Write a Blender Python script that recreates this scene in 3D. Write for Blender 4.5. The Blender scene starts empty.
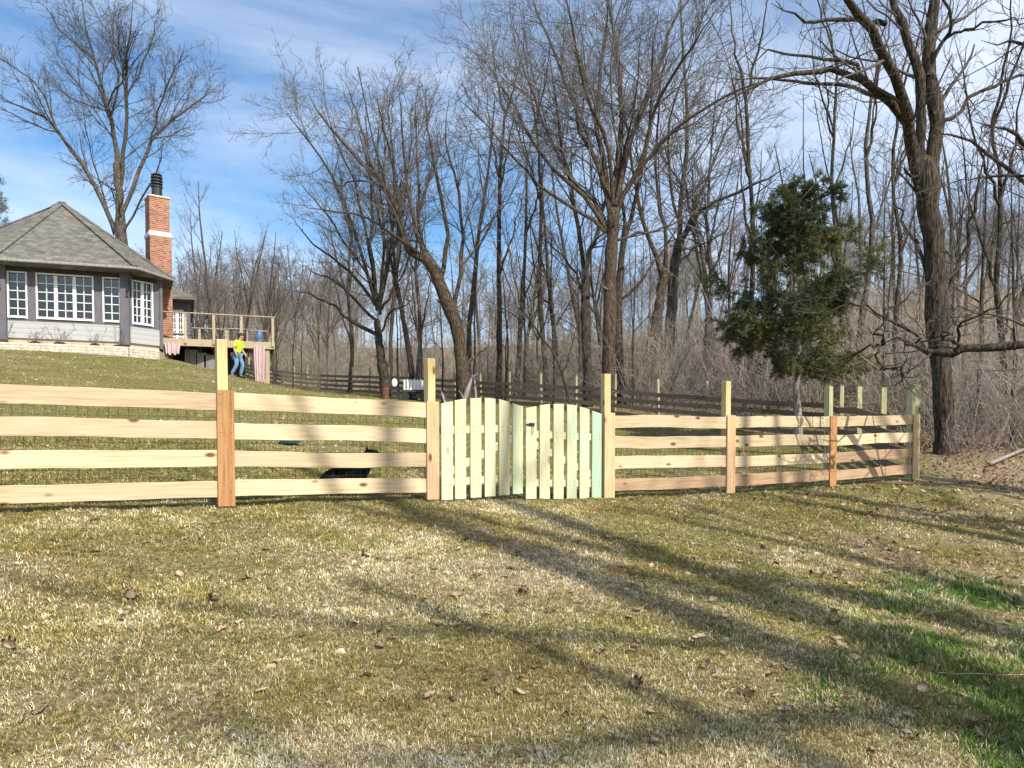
import bpy, bmesh, math, random
import numpy as np
from mathutils import Vector, Matrix

random.seed(7)
rng = np.random.default_rng(11)
SC = bpy.context.scene
COL = SC.collection
PI = math.pi

# ------------------------------------------------------------------ camera
F = 770.0
CAMZ = 1.6
PITCH = math.radians(-2.0)
HOR = 445.0                                    # image row of the horizon
CY = HOR + F * math.tan(-PITCH)                # row of the optical axis
FWD = np.array([0, math.cos(PITCH), math.sin(PITCH)])
UPV = np.array([0, -math.sin(PITCH), math.cos(PITCH)])


def at(px, py, Y):
    """world point that stands at depth Y on the sight line of a photo pixel"""
    d = FWD + np.array([(px - 512) / F, 0, 0]) + UPV * ((CY - py) / F)
    return np.array([0, 0, CAMZ]) + d * (Y / d[1])


cam = bpy.data.cameras.new('camera')
cam.sensor_width = 36.0
cam.lens = F / 1024 * 36.0
cam.shift_y = (CY - 384) / 1024
cam.clip_start = 0.05
cam.clip_end = 3000
co = bpy.data.objects.new('camera', cam)
COL.objects.link(co)
co.location = (0, 0, CAMZ)
co.rotation_euler = (PI / 2 + PITCH, 0, 0)
SC.camera = co

# ------------------------------------------------------------------ light
SUN_EL = math.radians(42)
SUN_AZ_VEC = Vector((0.60, -0.80, 0)).normalized()      # horizontal direction towards the sun
to_sun = Vector((SUN_AZ_VEC.x * math.cos(SUN_EL), SUN_AZ_VEC.y * math.cos(SUN_EL), math.sin(SUN_EL)))
sl = bpy.data.lights.new('sun', 'SUN')
sl.energy = 5.0
sl.angle = math.radians(0.55)
sl.color = (1.0, 0.95, 0.86)
so = bpy.data.objects.new('sun', sl)
COL.objects.link(so)
so.rotation_euler = to_sun.to_track_quat('Z', 'Y').to_euler()
so.location = (20, -25, 30)

W = bpy.data.worlds.new('World')
SC.world = W
W.use_nodes = True
nt = W.node_tree
bg = nt.nodes['Background']
sky = nt.nodes.new('ShaderNodeTexSky')
sky.sky_type = 'NISHITA'
sky.sun_disc = False
sky.sun_elevation = SUN_EL
sky.sun_rotation = math.atan2(to_sun.x, to_sun.y)
sky.altitude = 100
sky.air_density = 1.0
sky.dust_density = 1.3
sky.ozone_density = 2.5
tc = nt.nodes.new('ShaderNodeTexCoord')
mp = nt.nodes.new('ShaderNodeMapping')
mp.inputs['Scale'].default_value = (1.1, 1.6, 4.2)
mp.inputs['Rotation'].default_value = (0.0, math.radians(14), math.radians(12))
mp.inputs['Location'].default_value = (0.35, 0.2, 0.7)
nt.links.new(tc.outputs['Generated'], mp.inputs['Vector'])
n1 = nt.nodes.new('ShaderNodeTexNoise')
n1.inputs['Scale'].default_value = 1.5
n1.inputs['Detail'].default_value = 9
n1.inputs['Roughness'].default_value = 0.58
n1.inputs['Distortion'].default_value = 0.5
nt.links.new(mp.outputs['Vector'], n1.inputs['Vector'])
cr = nt.nodes.new('ShaderNodeValToRGB')
cr.color_ramp.elements[0].position = 0.36
cr.color_ramp.elements[0].color = (0.0, 0.0, 0.0, 1)
cr.color_ramp.elements[1].position = 0.84
cr.color_ramp.elements[1].color = (0.85, 0.85, 0.85, 1)
nt.links.new(n1.outputs['Fac'], cr.inputs['Fac'])
hs = nt.nodes.new('ShaderNodeHueSaturation')
hs.inputs['Hue'].default_value = 0.497
hs.inputs['Saturation'].default_value = 1.22
hs.inputs['Value'].default_value = 1.25
nt.links.new(sky.outputs['Color'], hs.inputs['Color'])
mx = nt.nodes.new('ShaderNodeMixRGB')
mx.inputs['Color2'].default_value = (8.6, 9.0, 9.8, 1)
nt.links.new(cr.outputs['Color'], mx.inputs['Fac'])
nt.links.new(hs.outputs['Color'], mx.inputs['Color1'])
nt.links.new(mx.outputs['Color'], bg.inputs['Color'])
bg.inputs['Strength'].default_value = 0.115
SC.view_settings.view_transform = 'Standard'
SC.view_settings.look = 'None'
SC.view_settings.exposure = 0.42
SC.view_settings.gamma = 1.0
SC.cycles.max_bounces = 5
SC.cycles.transparent_max_bounces = 12
SC.cycles.diffuse_bounces = 2
SC.cycles.glossy_bounces = 2


# ------------------------------------------------------------------ materials
def new_mat(name, rough=0.8, spec=0.25):
    m = bpy.data.materials.new(name)
    m.use_nodes = True
    b = m.node_tree.nodes['Principled BSDF']
    b.inputs['Roughness'].default_value = rough
    b.inputs['Specular IOR Level'].default_value = spec
    return m, m.node_tree, b


def ramp(t, stops):
    r = t.nodes.new('ShaderNodeValToRGB')
    e = r.color_ramp.elements
    while len(e) < len(stops):
        e.new(0.5)
    for k, (p, c) in enumerate(stops):
        e[k].position = p
        e[k].color = (c[0], c[1], c[2], 1)
    return r


def noisy(name, stops, scale=6.0, rough=0.85, spec=0.2, bump=0.0, stretch=(1, 1, 1), detail=6, coords='Object',
          rand=0.0, bump_scale=None, bump_dist=0.02, rough_detail=0.6):
    m, t, b = new_mat(name, rough, spec)
    tcn = t.nodes.new('ShaderNodeTexCoord')
    mpn = t.nodes.new('ShaderNodeMapping')
    mpn.inputs['Scale'].default_value = stretch
    t.links.new(tcn.outputs[coords], mpn.inputs['Vector'])
    n = t.nodes.new('ShaderNodeTexNoise')
    n.inputs['Scale'].default_value = scale
    n.inputs['Detail'].default_value = detail
    n.inputs['Roughness'].default_value = rough_detail
    t.links.new(mpn.outputs['Vector'], n.inputs['Vector'])
    r = ramp(t, stops)
    t.links.new(n.outputs['Fac'], r.inputs['Fac'])
    last = r.outputs['Color']
    if rand:
        oi = t.nodes.new('ShaderNodeObjectInfo')
        mr = t.nodes.new('ShaderNodeMapRange')
        mr.inputs['To Min'].default_value = 1 - rand
        mr.inputs['To Max'].default_value = 1 + rand
        t.links.new(oi.outputs['Random'], mr.inputs['Value'])
        h = t.nodes.new('ShaderNodeHueSaturation')
        t.links.new(mr.outputs['Result'], h.inputs['Value'])
        t.links.new(last, h.inputs['Color'])
        last = h.outputs['Color']
    t.links.new(last, b.inputs['Base Color'])
    if bump:
        nb = n
        if bump_scale:
            nb = t.nodes.new('ShaderNodeTexNoise')
            nb.inputs['Scale'].default_value = bump_scale
            nb.inputs['Detail'].default_value = 5
            t.links.new(mpn.outputs['Vector'], nb.inputs['Vector'])
        bp = t.nodes.new('ShaderNodeBump')
        bp.inputs['Strength'].default_value = bump
        bp.inputs['Distance'].default_value = bump_dist
        t.links.new(nb.outputs['Fac'], bp.inputs['Height'])
        t.links.new(bp.outputs['Normal'], b.inputs['Normal'])
    return m


def wood(name, light, dark, knot, axis=0, rand=0.08, stain=None):
    """sawn timber: long grain bands, finer fibres, scattered knots; every board offset by its own random"""
    m, t, b = new_mat(name, 0.78, 0.2)
    tcn = t.nodes.new('ShaderNodeTexCoord')
    oi = t.nodes.new('ShaderNodeObjectInfo')
    off = t.nodes.new('ShaderNodeVectorMath')
    off.operation = 'SCALE'
    off.inputs[0].default_value = (37.0, 53.0, 71.0)
    t.links.new(oi.outputs['Random'], off.inputs['Scale'])
    add = t.nodes.new('ShaderNodeVectorMath')
    add.operation = 'ADD'
    t.links.new(tcn.outputs['Object'], add.inputs[0])
    t.links.new(off.outputs['Vector'], add.inputs[1])
    s1 = [20.0, 20.0, 20.0]
    s1[axis] = 0.8
    mp1 = t.nodes.new('ShaderNodeMapping')
    mp1.inputs['Scale'].default_value = s1
    t.links.new(add.outputs['Vector'], mp1.inputs['Vector'])
    g = t.nodes.new('ShaderNodeTexNoise')
    g.inputs['Scale'].default_value = 1.6
    g.inputs['Detail'].default_value = 7
    g.inputs['Roughness'].default_value = 0.62
    g.inputs['Distortion'].default_value = 1.1
    t.links.new(mp1.outputs['Vector'], g.inputs['Vector'])
    r = ramp(t, [(0.30, dark), (0.50, light), (0.72, [c * 1.06 for c in light])])
    t.links.new(g.outputs['Fac'], r.inputs['Fac'])
    # fine fibres
    s2 = [150.0, 150.0, 150.0]
    s2[axis] = 3.0
    mp2 = t.nodes.new('ShaderNodeMapping')
    mp2.inputs['Scale'].default_value = s2
    t.links.new(add.outputs['Vector'], mp2.inputs['Vector'])
    f = t.nodes.new('ShaderNodeTexNoise')
    f.inputs['Scale'].default_value = 1.0
    t.links.new(mp2.outputs['Vector'], f.inputs['Vector'])
    fm = t.nodes.new('ShaderNodeMixRGB')
    fm.blend_type = 'MULTIPLY'
    fr = ramp(t, [(0.35, (0.82, 0.80, 0.76)), (0.6, (1, 1, 1))])
    t.links.new(f.outputs['Fac'], fr.inputs['Fac'])
    fm.inputs['Fac'].default_value = 1.0
    t.links.new(r.outputs['Color'], fm.inputs['Color1'])
    t.links.new(fr.outputs['Color'], fm.inputs['Color2'])
    # knots
    s3 = [7.0, 7.0, 7.0]
    s3[axis] = 3.2
    mp3 = t.nodes.new('ShaderNodeMapping')
    mp3.inputs['Scale'].default_value = s3
    t.links.new(add.outputs['Vector'], mp3.inputs['Vector'])
    v = t.nodes.new('ShaderNodeTexVoronoi')
    v.inputs['Scale'].default_value = 1.0
    t.links.new(mp3.outputs['Vector'], v.inputs['Vector'])
    kr = ramp(t, [(0.10, (1, 1, 1)), (0.20, (0, 0, 0))])
    t.links.new(v.outputs['Distance'], kr.inputs['Fac'])
    vc = t.nodes.new('ShaderNodeSeparateColor')
    t.links.new(v.outputs['Color'], vc.inputs['Color'])
    gt = t.nodes.new('ShaderNodeMath')
    gt.operation = 'GREATER_THAN'
    gt.inputs[1].default_value = 0.48
    t.links.new(vc.outputs['Red'], gt.inputs[0])
    km = t.nodes.new('ShaderNodeMath')
    km.operation = 'MULTIPLY'
    t.links.new(kr.outputs['Color'], km.inputs[0])
    t.links.new(gt.outputs['Value'], km.inputs[1])
    kx = t.nodes.new('ShaderNodeMixRGB')
    kx.inputs['Color2'].default_value = (*knot, 1)
    t.links.new(km.outputs['Value'], kx.inputs['Fac'])
    t.links.new(fm.outputs['Color'], kx.inputs['Color1'])
    mr = t.nodes.new('ShaderNodeMapRange')
    mr.inputs['To Min'].default_value = 1 - rand
    mr.inputs['To Max'].default_value = 1 + rand
    t.links.new(oi.outputs['Random'], mr.inputs['Value'])
    h = t.nodes.new('ShaderNodeHueSaturation')
    t.links.new(mr.outputs['Result'], h.inputs['Value'])
    t.links.new(kx.outputs['Color'], h.inputs['Color'])
    last = h.outputs['Color']
    if stain:
        sn = t.nodes.new('ShaderNodeTexNoise')
        sn.inputs['Scale'].default_value = 2.3
        sn.inputs['Detail'].default_value = 3
        t.links.new(add.outputs['Vector'], sn.inputs['Vector'])
        sr = ramp(t, [(0.45, (0, 0, 0)), (0.7, (0.8, 0.8, 0.8))])
        t.links.new(sn.outputs['Fac'], sr.inputs['Fac'])
        sm = t.nodes.new('ShaderNodeMixRGB')
        sm.inputs['Color2'].default_value = (*stain, 1)
        t.links.new(sr.outputs['Color'], sm.inputs['Fac'])
        t.links.new(last, sm.inputs['Color1'])
        last = sm.outputs['Color']
    t.links.new(last, b.inputs['Base Color'])
    bp = t.nodes.new('ShaderNodeBump')
    bp.inputs['Strength'].default_value = 0.25
    bp.inputs['Distance'].default_value = 0.004
    t.links.new(f.outputs['Fac'], bp.inputs['Height'])
    t.links.new(bp.outputs['Normal'], b.inputs['Normal'])
    return m


def attr_mat(name, rough=0.8, spec=0.15, translucent=0.0):
    m, t, b = new_mat(name, rough, spec)
    a = t.nodes.new('ShaderNodeAttribute')
    a.attribute_name = 'Col'
    t.links.new(a.outputs['Color'], b.inputs['Base Color'])
    if translucent:
        tr = t.nodes.new('ShaderNodeBsdfTranslucent')
        t.links.new(a.outputs['Color'], tr.inputs['Color'])
        ms = t.nodes.new('ShaderNodeMixShader')
        ms.inputs['Fac'].default_value = translucent
        t.links.new(b.outputs['BSDF'], ms.inputs[1])
        t.links.new(tr.outputs['BSDF'], ms.inputs[2])
        out = [n for n in t.nodes if n.type == 'OUTPUT_MATERIAL'][0]
        t.links.new(ms.outputs['Shader'], out.inputs['Surface'])
    return m


M = {}
M['rail_pale'] = wood('pale rail timber', (0.60, 0.47, 0.30), (0.46, 0.33, 0.185), (0.15, 0.065, 0.03), 0, 0.15)
M['rail_brown'] = wood('brown rail timber', (0.42, 0.285, 0.175), (0.27, 0.16, 0.09), (0.10, 0.04, 0.025), 0, 0.12)
M['cover_orange'] = wood('orange cover timber', (0.42, 0.23, 0.10), (0.28, 0.13, 0.05), (0.06, 0.025, 0.015), 2)
M['cover_pale'] = wood('pale cover timber', (0.64, 0.44, 0.25), (0.46, 0.27, 0.13), (0.15, 0.07, 0.03), 2)
M['post_treated'] = wood('treated post timber', (0.66, 0.52, 0.26), (0.52, 0.38, 0.17), (0.2, 0.12, 0.04), 2)
M['post_green'] = wood('green treated post timber', (0.50, 0.49, 0.27), (0.37, 0.36, 0.19), (0.15, 0.12, 0.05), 2)
M['picket_cream'] = wood('cream picket timber', (0.63, 0.58, 0.37), (0.50, 0.44, 0.25), (0.30, 0.22, 0.1), 2, 0.06,
                         stain=(0.52, 0.56, 0.36))
M['picket_green'] = wood('green tinted picket timber', (0.60, 0.60, 0.38), (0.49, 0.51, 0.31), (0.3, 0.25, 0.12), 2, 0.06,
                         stain=(0.42, 0.55, 0.37))
M['picket_teal'] = wood('teal tinted picket timber', (0.42, 0.56, 0.40), (0.34, 0.48, 0.33), (0.25, 0.25, 0.12), 2, 0.05,
                        stain=(0.34, 0.50, 0.38))
M['gate_rail'] = wood('gate cross rail timber', (0.66, 0.60, 0.37), (0.56, 0.5, 0.28), (0.3, 0.25, 0.1), 0, 0.05)
M['weathered'] = wood('weathered fence timber', (0.21, 0.155, 0.115), (0.12, 0.085, 0.063), (0.03, 0.02, 0.015), 0, 0.25)
M['weathered_sunlit'] = wood('weathered rail timber in painted sun', (0.46, 0.35, 0.22), (0.3, 0.22, 0.14), (0.1, 0.06, 0.04), 0, 0.15)  # lighter copy of the weathered timber, sunlight put into its colour
M['post_grey'] = wood('weathered fence post timber', (0.36, 0.32, 0.20), (0.24, 0.21, 0.13), (0.1, 0.08, 0.05), 2, 0.25)
M['deck_wood'] = wood('deck timber', (0.42, 0.34, 0.23), (0.32, 0.25, 0.16), (0.15, 0.1, 0.06), 0, 0.08)
M['deck_post'] = wood('deck post timber', (0.42, 0.34, 0.23), (0.32, 0.25, 0.16), (0.15, 0.1, 0.06), 2, 0.08)
M['wire'] = noisy('black wire', [(0.3, (0.02, 0.02, 0.02)), (0.7, (0.04, 0.04, 0.04))], 20, 0.5, 0.4)
M['iron'] = noisy('black iron', [(0.3, (0.012, 0.012, 0.012)), (0.7, (0.03, 0.03, 0.03))], 30, 0.5, 0.5)
M['bark_warm'] = noisy('warm brown bark', [(0.36, (0.022, 0.016, 0.012)), (0.52, (0.082, 0.060, 0.042)), (0.66, (0.165, 0.125, 0.086))],
                       9, 0.95, 0.1, 0.9, (3.2, 3.2, 0.55), 8, bump_dist=0.05)
M['bark_grey'] = noisy('grey bark', [(0.36, (0.03, 0.025, 0.02)), (0.52, (0.092, 0.077, 0.062)), (0.66, (0.185, 0.158, 0.128))],
                       9, 0.95, 0.1, 0.8, (3.0, 3.0, 0.6), 8, bump_dist=0.04)
M['bark_dark'] = noisy('dark bark', [(0.36, (0.014, 0.011, 0.009)), (0.53, (0.066, 0.053, 0.040)), (0.68, (0.145, 0.12, 0.088))],
                       9, 0.95, 0.1, 0.9, (3.2, 3.2, 0.5), 8, bump_dist=0.05)
M['bark_pale'] = noisy('pale cedar bark', [(0.30, (0.13, 0.11, 0.095)), (0.6, (0.33, 0.29, 0.26))], 5, 0.95, 0.1, 0.6,
                       (5, 5, 0.4), 7, bump_dist=0.03)
M['twig'] = noisy('twig bark', [(0.35, (0.058, 0.050, 0.042)), (0.65, (0.13, 0.113, 0.095))], 0.8, 0.9, 0.12)
M['twig_grey'] = noisy('grey twig bark', [(0.35, (0.085, 0.076, 0.068)), (0.65, (0.18, 0.162, 0.142))], 0.8, 0.9, 0.12)
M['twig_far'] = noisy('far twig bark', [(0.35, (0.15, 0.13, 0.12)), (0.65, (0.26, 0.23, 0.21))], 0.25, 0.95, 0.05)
M['brush'] = attr_mat('brush stems', 0.95, 0.08)
M['blade'] = attr_mat('grass blades', 0.85, 0.1, 0.18)
M['needles'] = attr_mat('cedar needles', 0.75, 0.15, 0.12)
M['leaf'] = noisy('dry oak leaf', [(0.3, (0.32, 0.21, 0.13)), (0.55, (0.54, 0.41, 0.28)), (0.75, (0.70, 0.58, 0.44))], 14, 0.8, 0.2,
                  rand=0.28)
M['litter'] = attr_mat('leaf litter pieces', 0.9, 0.1, 0.1)
M['black_fur'] = noisy('black fur', [(0.3, (0.004, 0.004, 0.0045)), (0.7, (0.011, 0.011, 0.012))], 30, 0.8, 0.12, 0.5)
M['blue_plastic'] = noisy('blue plastic', [(0.3, (0.10, 0.26, 0.36)), (0.7, (0.16, 0.36, 0.46))], 10, 0.45, 0.4)
M['white_paint'] = noisy('white paint', [(0.3, (0.70, 0.69, 0.66)), (0.7, (0.8, 0.79, 0.77))], 8, 0.6, 0.3)
M['timber_wall'] = noisy('grey stained timber', [(0.3, (0.105, 0.101, 0.112)), (0.7, (0.145, 0.140, 0.152))], 5, 0.8, 0.2, 0.3, (1, 1, 0.5))
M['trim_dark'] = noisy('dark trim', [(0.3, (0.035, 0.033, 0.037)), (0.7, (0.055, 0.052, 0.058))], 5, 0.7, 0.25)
M['soffit'] = noisy('stained soffit boards', [(0.3, (0.05, 0.045, 0.05)), (0.7, (0.075, 0.068, 0.075))], 4, 0.8, 0.2)
M['foundation'] = noisy('tan foundation', [(0.3, (0.42, 0.33, 0.21)), (0.7, (0.55, 0.45, 0.30))], 4, 0.9, 0.1, 0.2)
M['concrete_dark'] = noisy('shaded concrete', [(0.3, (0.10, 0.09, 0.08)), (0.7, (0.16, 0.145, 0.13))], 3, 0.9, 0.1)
M['mulch'] = noisy('mulch', [(0.3, (0.03, 0.018, 0.012)), (0.7, (0.09, 0.055, 0.04))], 25, 0.95, 0.05, 0.8)
M['pink_cloth'] = noisy('faded pink cloth', [(0.3, (0.50, 0.34, 0.34)), (0.7, (0.62, 0.47, 0.46))], 6, 0.95, 0.05)
M['grey_wood'] = noisy('grey weathered boards', [(0.3, (0.16, 0.15, 0.14)), (0.7, (0.36, 0.34, 0.31))], 6, 0.95, 0.05, 0.4, (4, 4, 0.4))
M['hi_vis'] = noisy('yellow high visibility cloth', [(0.3, (0.50, 0.80, 0.05)), (0.7, (0.58, 0.88, 0.08))], 6, 0.8, 0.1)
M['denim'] = noisy('blue denim', [(0.3, (0.10, 0.19, 0.30)), (0.7, (0.19, 0.31, 0.44))], 8, 0.9, 0.1)
M['skin'] = noisy('skin', [(0.3, (0.42, 0.24, 0.17)), (0.7, (0.50, 0.30, 0.21))], 10, 0.6, 0.3)
M['hair'] = noisy('brown hair', [(0.3, (0.035, 0.02, 0.012)), (0.7, (0.07, 0.04, 0.025))], 20, 0.7, 0.3)
M['shoe'] = noisy('dark shoe', [(0.3, (0.03, 0.025, 0.02)), (0.7, (0.06, 0.05, 0.04))], 20, 0.7, 0.3)
M['red_cloth'] = noisy('red cushion cloth', [(0.3, (0.45, 0.03, 0.09)), (0.7, (0.60, 0.07, 0.16))], 9, 0.9, 0.1)
M['ceramic_blue'] = noisy('blue ceramic', [(0.35, (0.04, 0.10, 0.22)), (0.65, (0.14, 0.25, 0.36))], 6, 0.3, 0.5)
M['rust'] = noisy('rusty brown', [(0.3, (0.09, 0.04, 0.028)), (0.7, (0.17, 0.085, 0.06))], 8, 0.9, 0.1)
M['clay'] = noisy('sandy clay', [(0.3, (0.50, 0.44, 0.34)), (0.7, (0.62, 0.56, 0.45))], 6, 0.95, 0.05)


def stone_mat():
    m, t, b = new_mat('pale stacked stone', 0.92, 0.1)
    tcn = t.nodes.new('ShaderNodeTexCoord')
    br = t.nodes.new('ShaderNodeTexBrick')
    br.inputs['Scale'].default_value = 1.0
    br.inputs['Brick Width'].default_value = 0.42
    br.inputs['Row Height'].default_value = 0.10
    br.inputs['Mortar Size'].default_value = 0.008
    br.inputs['Bias'].default_value = 0.0
    br.inputs['Color1'].default_value = (0.68, 0.62, 0.52, 1)
    br.inputs['Color2'].default_value = (0.55, 0.49, 0.40, 1)
    br.inputs['Mortar'].default_value = (0.25, 0.21, 0.16, 1)
    sx = t.nodes.new('ShaderNodeMapping')
    sx.inputs['Rotation'].default_value = (PI / 2, 0, 0)
    t.links.new(tcn.outputs['Object'], sx.inputs['Vector'])
    t.links.new(sx.outputs['Vector'], br.inputs['Vector'])
    n = t.nodes.new('ShaderNodeTexNoise')
    n.inputs['Scale'].default_value = 7
    t.links.new(tcn.outputs['Object'], n.inputs['Vector'])
    rr = ramp(t, [(0.3, (0.7, 0.68, 0.65)), (0.7, (1.1, 1.1, 1.1))])
    t.links.new(n.outputs['Fac'], rr.inputs['Fac'])
    mm = t.nodes.new('ShaderNodeMixRGB')
    mm.blend_type = 'MULTIPLY'
    mm.inputs['Fac'].default_value = 1
    t.links.new(br.outputs['Color'], mm.inputs['Color1'])
    t.links.new(rr.outputs['Color'], mm.inputs['Color2'])
    t.links.new(mm.outputs['Color'], b.inputs['Base Color'])
    return m


def brick_mat():
    m, t, b = new_mat('red brick', 0.9, 0.1)
    tcn = t.nodes.new('ShaderNodeTexCoord')
    sep = t.nodes.new('ShaderNodeSeparateXYZ')
    t.links.new(tcn.outputs['Object'], sep.inputs['Vector'])
    ad = t.nodes.new('ShaderNodeMath')
    t.links.new(sep.outputs['X'], ad.inputs[0])
    t.links.new(sep.outputs['Y'], ad.inputs[1])
    cb = t.nodes.new('ShaderNodeCombineXYZ')
    t.links.new(ad.outputs['Value'], cb.inputs['X'])
    t.links.new(sep.outputs['Z'], cb.inputs['Y'])
    br = t.nodes.new('ShaderNodeTexBrick')
    br.inputs['Scale'].default_value = 1.0
    br.inputs['Brick Width'].default_value = 0.21
    br.inputs['Row Height'].default_value = 0.075
    br.inputs['Mortar Size'].default_value = 0.007
    br.inputs['Color1'].default_value = (0.20, 0.062, 0.034, 1)
    br.inputs['Color2'].default_value = (0.37, 0.165, 0.09, 1)
    br.inputs['Mortar'].default_value = (0.42, 0.35, 0.28, 1)
    t.links.new(cb.outputs['Vector'], br.inputs['Vector'])
    t.links.new(br.outputs['Color'], b.inputs['Base Color'])
    bp = t.nodes.new('ShaderNodeBump')
    bp.inputs['Strength'].default_value = 0.4
    bp.inputs['Distance'].default_value = 0.01
    bp.invert = True
    t.links.new(br.outputs['Fac'], bp.inputs['Height'])
    t.links.new(bp.outputs['Normal'], b.inputs['Normal'])
    return m


def shingle_mat():
    m, t, b = new_mat('grey brown asphalt shingles', 0.95, 0.1)
    tcn = t.nodes.new('ShaderNodeTexCoord')
    sep = t.nodes.new('ShaderNodeSeparateXYZ')
    t.links.new(tcn.outputs['Object'], sep.inputs['Vector'])
    cb = t.nodes.new('ShaderNodeCombineXYZ')
    ad = t.nodes.new('ShaderNodeMath')
    t.links.new(sep.outputs['X'], ad.inputs[0])
    t.links.new(sep.outputs['Y'], ad.inputs[1])
    t.links.new(ad.outputs['Value'], cb.inputs['X'])
    t.links.new(sep.outputs['Z'], cb.inputs['Y'])
    br = t.nodes.new('ShaderNodeTexBrick')
    br.inputs['Scale'].default_value = 1.0
    br.inputs['Brick Width'].default_value = 0.26
    br.inputs['Row Height'].default_value = 0.10
    br.inputs['Mortar Size'].default_value = 0.006
    br.inputs['Color1'].default_value = (0.125, 0.116, 0.097, 1)
    br.inputs['Color2'].default_value = (0.19, 0.178, 0.15, 1)
    br.inputs['Mortar'].default_value = (0.07, 0.064, 0.054, 1)
    t.links.new(cb.outputs['Vector'], br.inputs['Vector'])
    n = t.nodes.new('ShaderNodeTexNoise')
    n.inputs['Scale'].default_value = 3
    n.inputs['Detail'].default_value = 8
    t.links.new(tcn.outputs['Object'], n.inputs['Vector'])
    rr = ramp(t, [(0.3, (0.75, 0.75, 0.75)), (0.7, (1.15, 1.15, 1.15))])
    t.links.new(n.outputs['Fac'], rr.inputs['Fac'])
    mm = t.nodes.new('ShaderNodeMixRGB')
    mm.blend_type = 'MULTIPLY'
    mm.inputs['Fac'].default_value = 1
    t.links.new(br.outputs['Color'], mm.inputs['Color1'])
    t.links.new(rr.outputs['Color'], mm.inputs['Color2'])
    t.links.new(mm.outputs['Color'], b.inputs['Base Color'])
    return m


def siding_mat():
    m, t, b = new_mat('white clapboard', 0.7, 0.2)
    tcn = t.nodes.new('ShaderNodeTexCoord')
    w = t.nodes.new('ShaderNodeTexWave')
    w.bands_direction = 'Z'
    w.wave_profile = 'SAW'
    w.inputs['Scale'].default_value = 1.75
    t.links.new(tcn.outputs['Object'], w.inputs['Vector'])
    r = ramp(t, [(0.0, (0.20, 0.20, 0.195)), (0.10, (0.36, 0.36, 0.35)), (1.0, (0.41, 0.41, 0.395))])
    t.links.new(w.outputs['Fac'], r.inputs['Fac'])
    t.links.new(r.outputs['Color'], b.inputs['Base Color'])
    return m


def glass_mat():
    m, t, b = new_mat('window glass', 0.05, 0.5)
    out = [n for n in t.nodes if n.type == 'OUTPUT_MATERIAL'][0]
    tr = t.nodes.new('ShaderNodeBsdfTransparent')
    tr.inputs['Color'].default_value = (0.80, 0.84, 0.84, 1)
    gl = t.nodes.new('ShaderNodeBsdfGlossy')
    gl.inputs['Roughness'].default_value = 0.04
    fr = t.nodes.new('ShaderNodeFresnel')
    fr.inputs['IOR'].default_value = 1.55
    mr = t.nodes.new('ShaderNodeMath')
    mr.operation = 'ADD'
    mr.inputs[1].default_value = 0.015
    t.links.new(fr.outputs['Fac'], mr.inputs[0])
    ms = t.nodes.new('ShaderNodeMixShader')
    t.links.new(mr.outputs['Value'], ms.inputs['Fac'])
    t.links.new(tr.outputs['BSDF'], ms.inputs[1])
    t.links.new(gl.outputs['BSDF'], ms.inputs[2])
    t.links.new(ms.outputs['Shader'], out.inputs['Surface'])
    return m


M['stone'] = stone_mat()
M['brick'] = brick_mat()
M['shingle'] = shingle_mat()
M['siding'] = siding_mat()
M['glass'] = glass_mat()


# ------------------------------------------------------------------ object helpers
def tag(o, label=None, cat=None, group=None, kind=None):
    if label:
        o['label'] = label
    if cat:
        o['category'] = cat
    if group:
        o['group'] = group
    if kind:
        o['kind'] = kind
    return o


def empty(name, loc):
    o = bpy.data.objects.new(name, None)
    o.empty_display_size = 0.2
    o.location = Vector([float(c) for c in loc])
    COL.objects.link(o)
    return o


def mesh_np(name, V, quads=None, tris=None, smooth=True, col=None):
    me = bpy.data.meshes.new(name)
    V = np.ascontiguousarray(V, dtype=np.float32)
    me.vertices.add(len(V))
    me.vertices.foreach_set('co', V.ravel())
    loops, starts, p = [], [], 0
    if quads is not None and len(quads):
        q = np.asarray(quads, dtype=np.int32)
        loops.append(q.ravel())
        starts.append(np.arange(len(q), dtype=np.int32) * 4)
        p = len(q) * 4
    if tris is not None and len(tris):
        q = np.asarray(tris, dtype=np.int32)
        loops.append(q.ravel())
        starts.append(np.arange(len(q), dtype=np.int32) * 3 + p)
    L = np.concatenate(loops)
    S = np.concatenate(starts)
    me.loops.add(len(L))
    me.loops.foreach_set('vertex_index', L)
    me.polygons.add(len(S))
    me.polygons.foreach_set('loop_start', S)
    if smooth:
        me.polygons.foreach_set('use_smooth', np.ones(len(S), dtype=bool))
    if col is not None:
        a = me.attributes.new('Col', 'FLOAT_COLOR', 'POINT')
        c4 = np.ones((len(V), 4), dtype=np.float32)
        c4[:, :3] = col
        a.data.foreach_set('color', c4.ravel())
    me.update(calc_edges=True)
    return me


def link(name, me, mat, parent=None, loc=None):
    o = bpy.data.objects.new(name, me)
    if mat is not None and not me.materials:
        me.materials.append(mat)
    COL.objects.link(o)
    if parent is not None:
        o.parent = parent
    if loc is not None:
        o.location = Vector([float(c) for c in loc])
    return o


def bm_obj(name, bm, mat, parent=None, smooth=False, world=True):
    """bmesh given in world coordinates -> object whose origin is its parent's (or the world's)"""
    if parent is not None and world:
        bmesh.ops.translate(bm, vec=-parent_loc(parent), verts=bm.verts)
    me = bpy.data.meshes.new(name)
    bmesh.ops.recalc_face_normals(bm, faces=bm.faces)
    bm.to_mesh(me)
    bm.free()
    if smooth:
        for p in me.polygons:
            p.use_smooth = True
    return link(name, me, mat, parent)


def parent_loc(o):
    v = Vector((0, 0, 0))
    while o is not None:
        v = v + o.location
        o = o.parent
    return v


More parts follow.
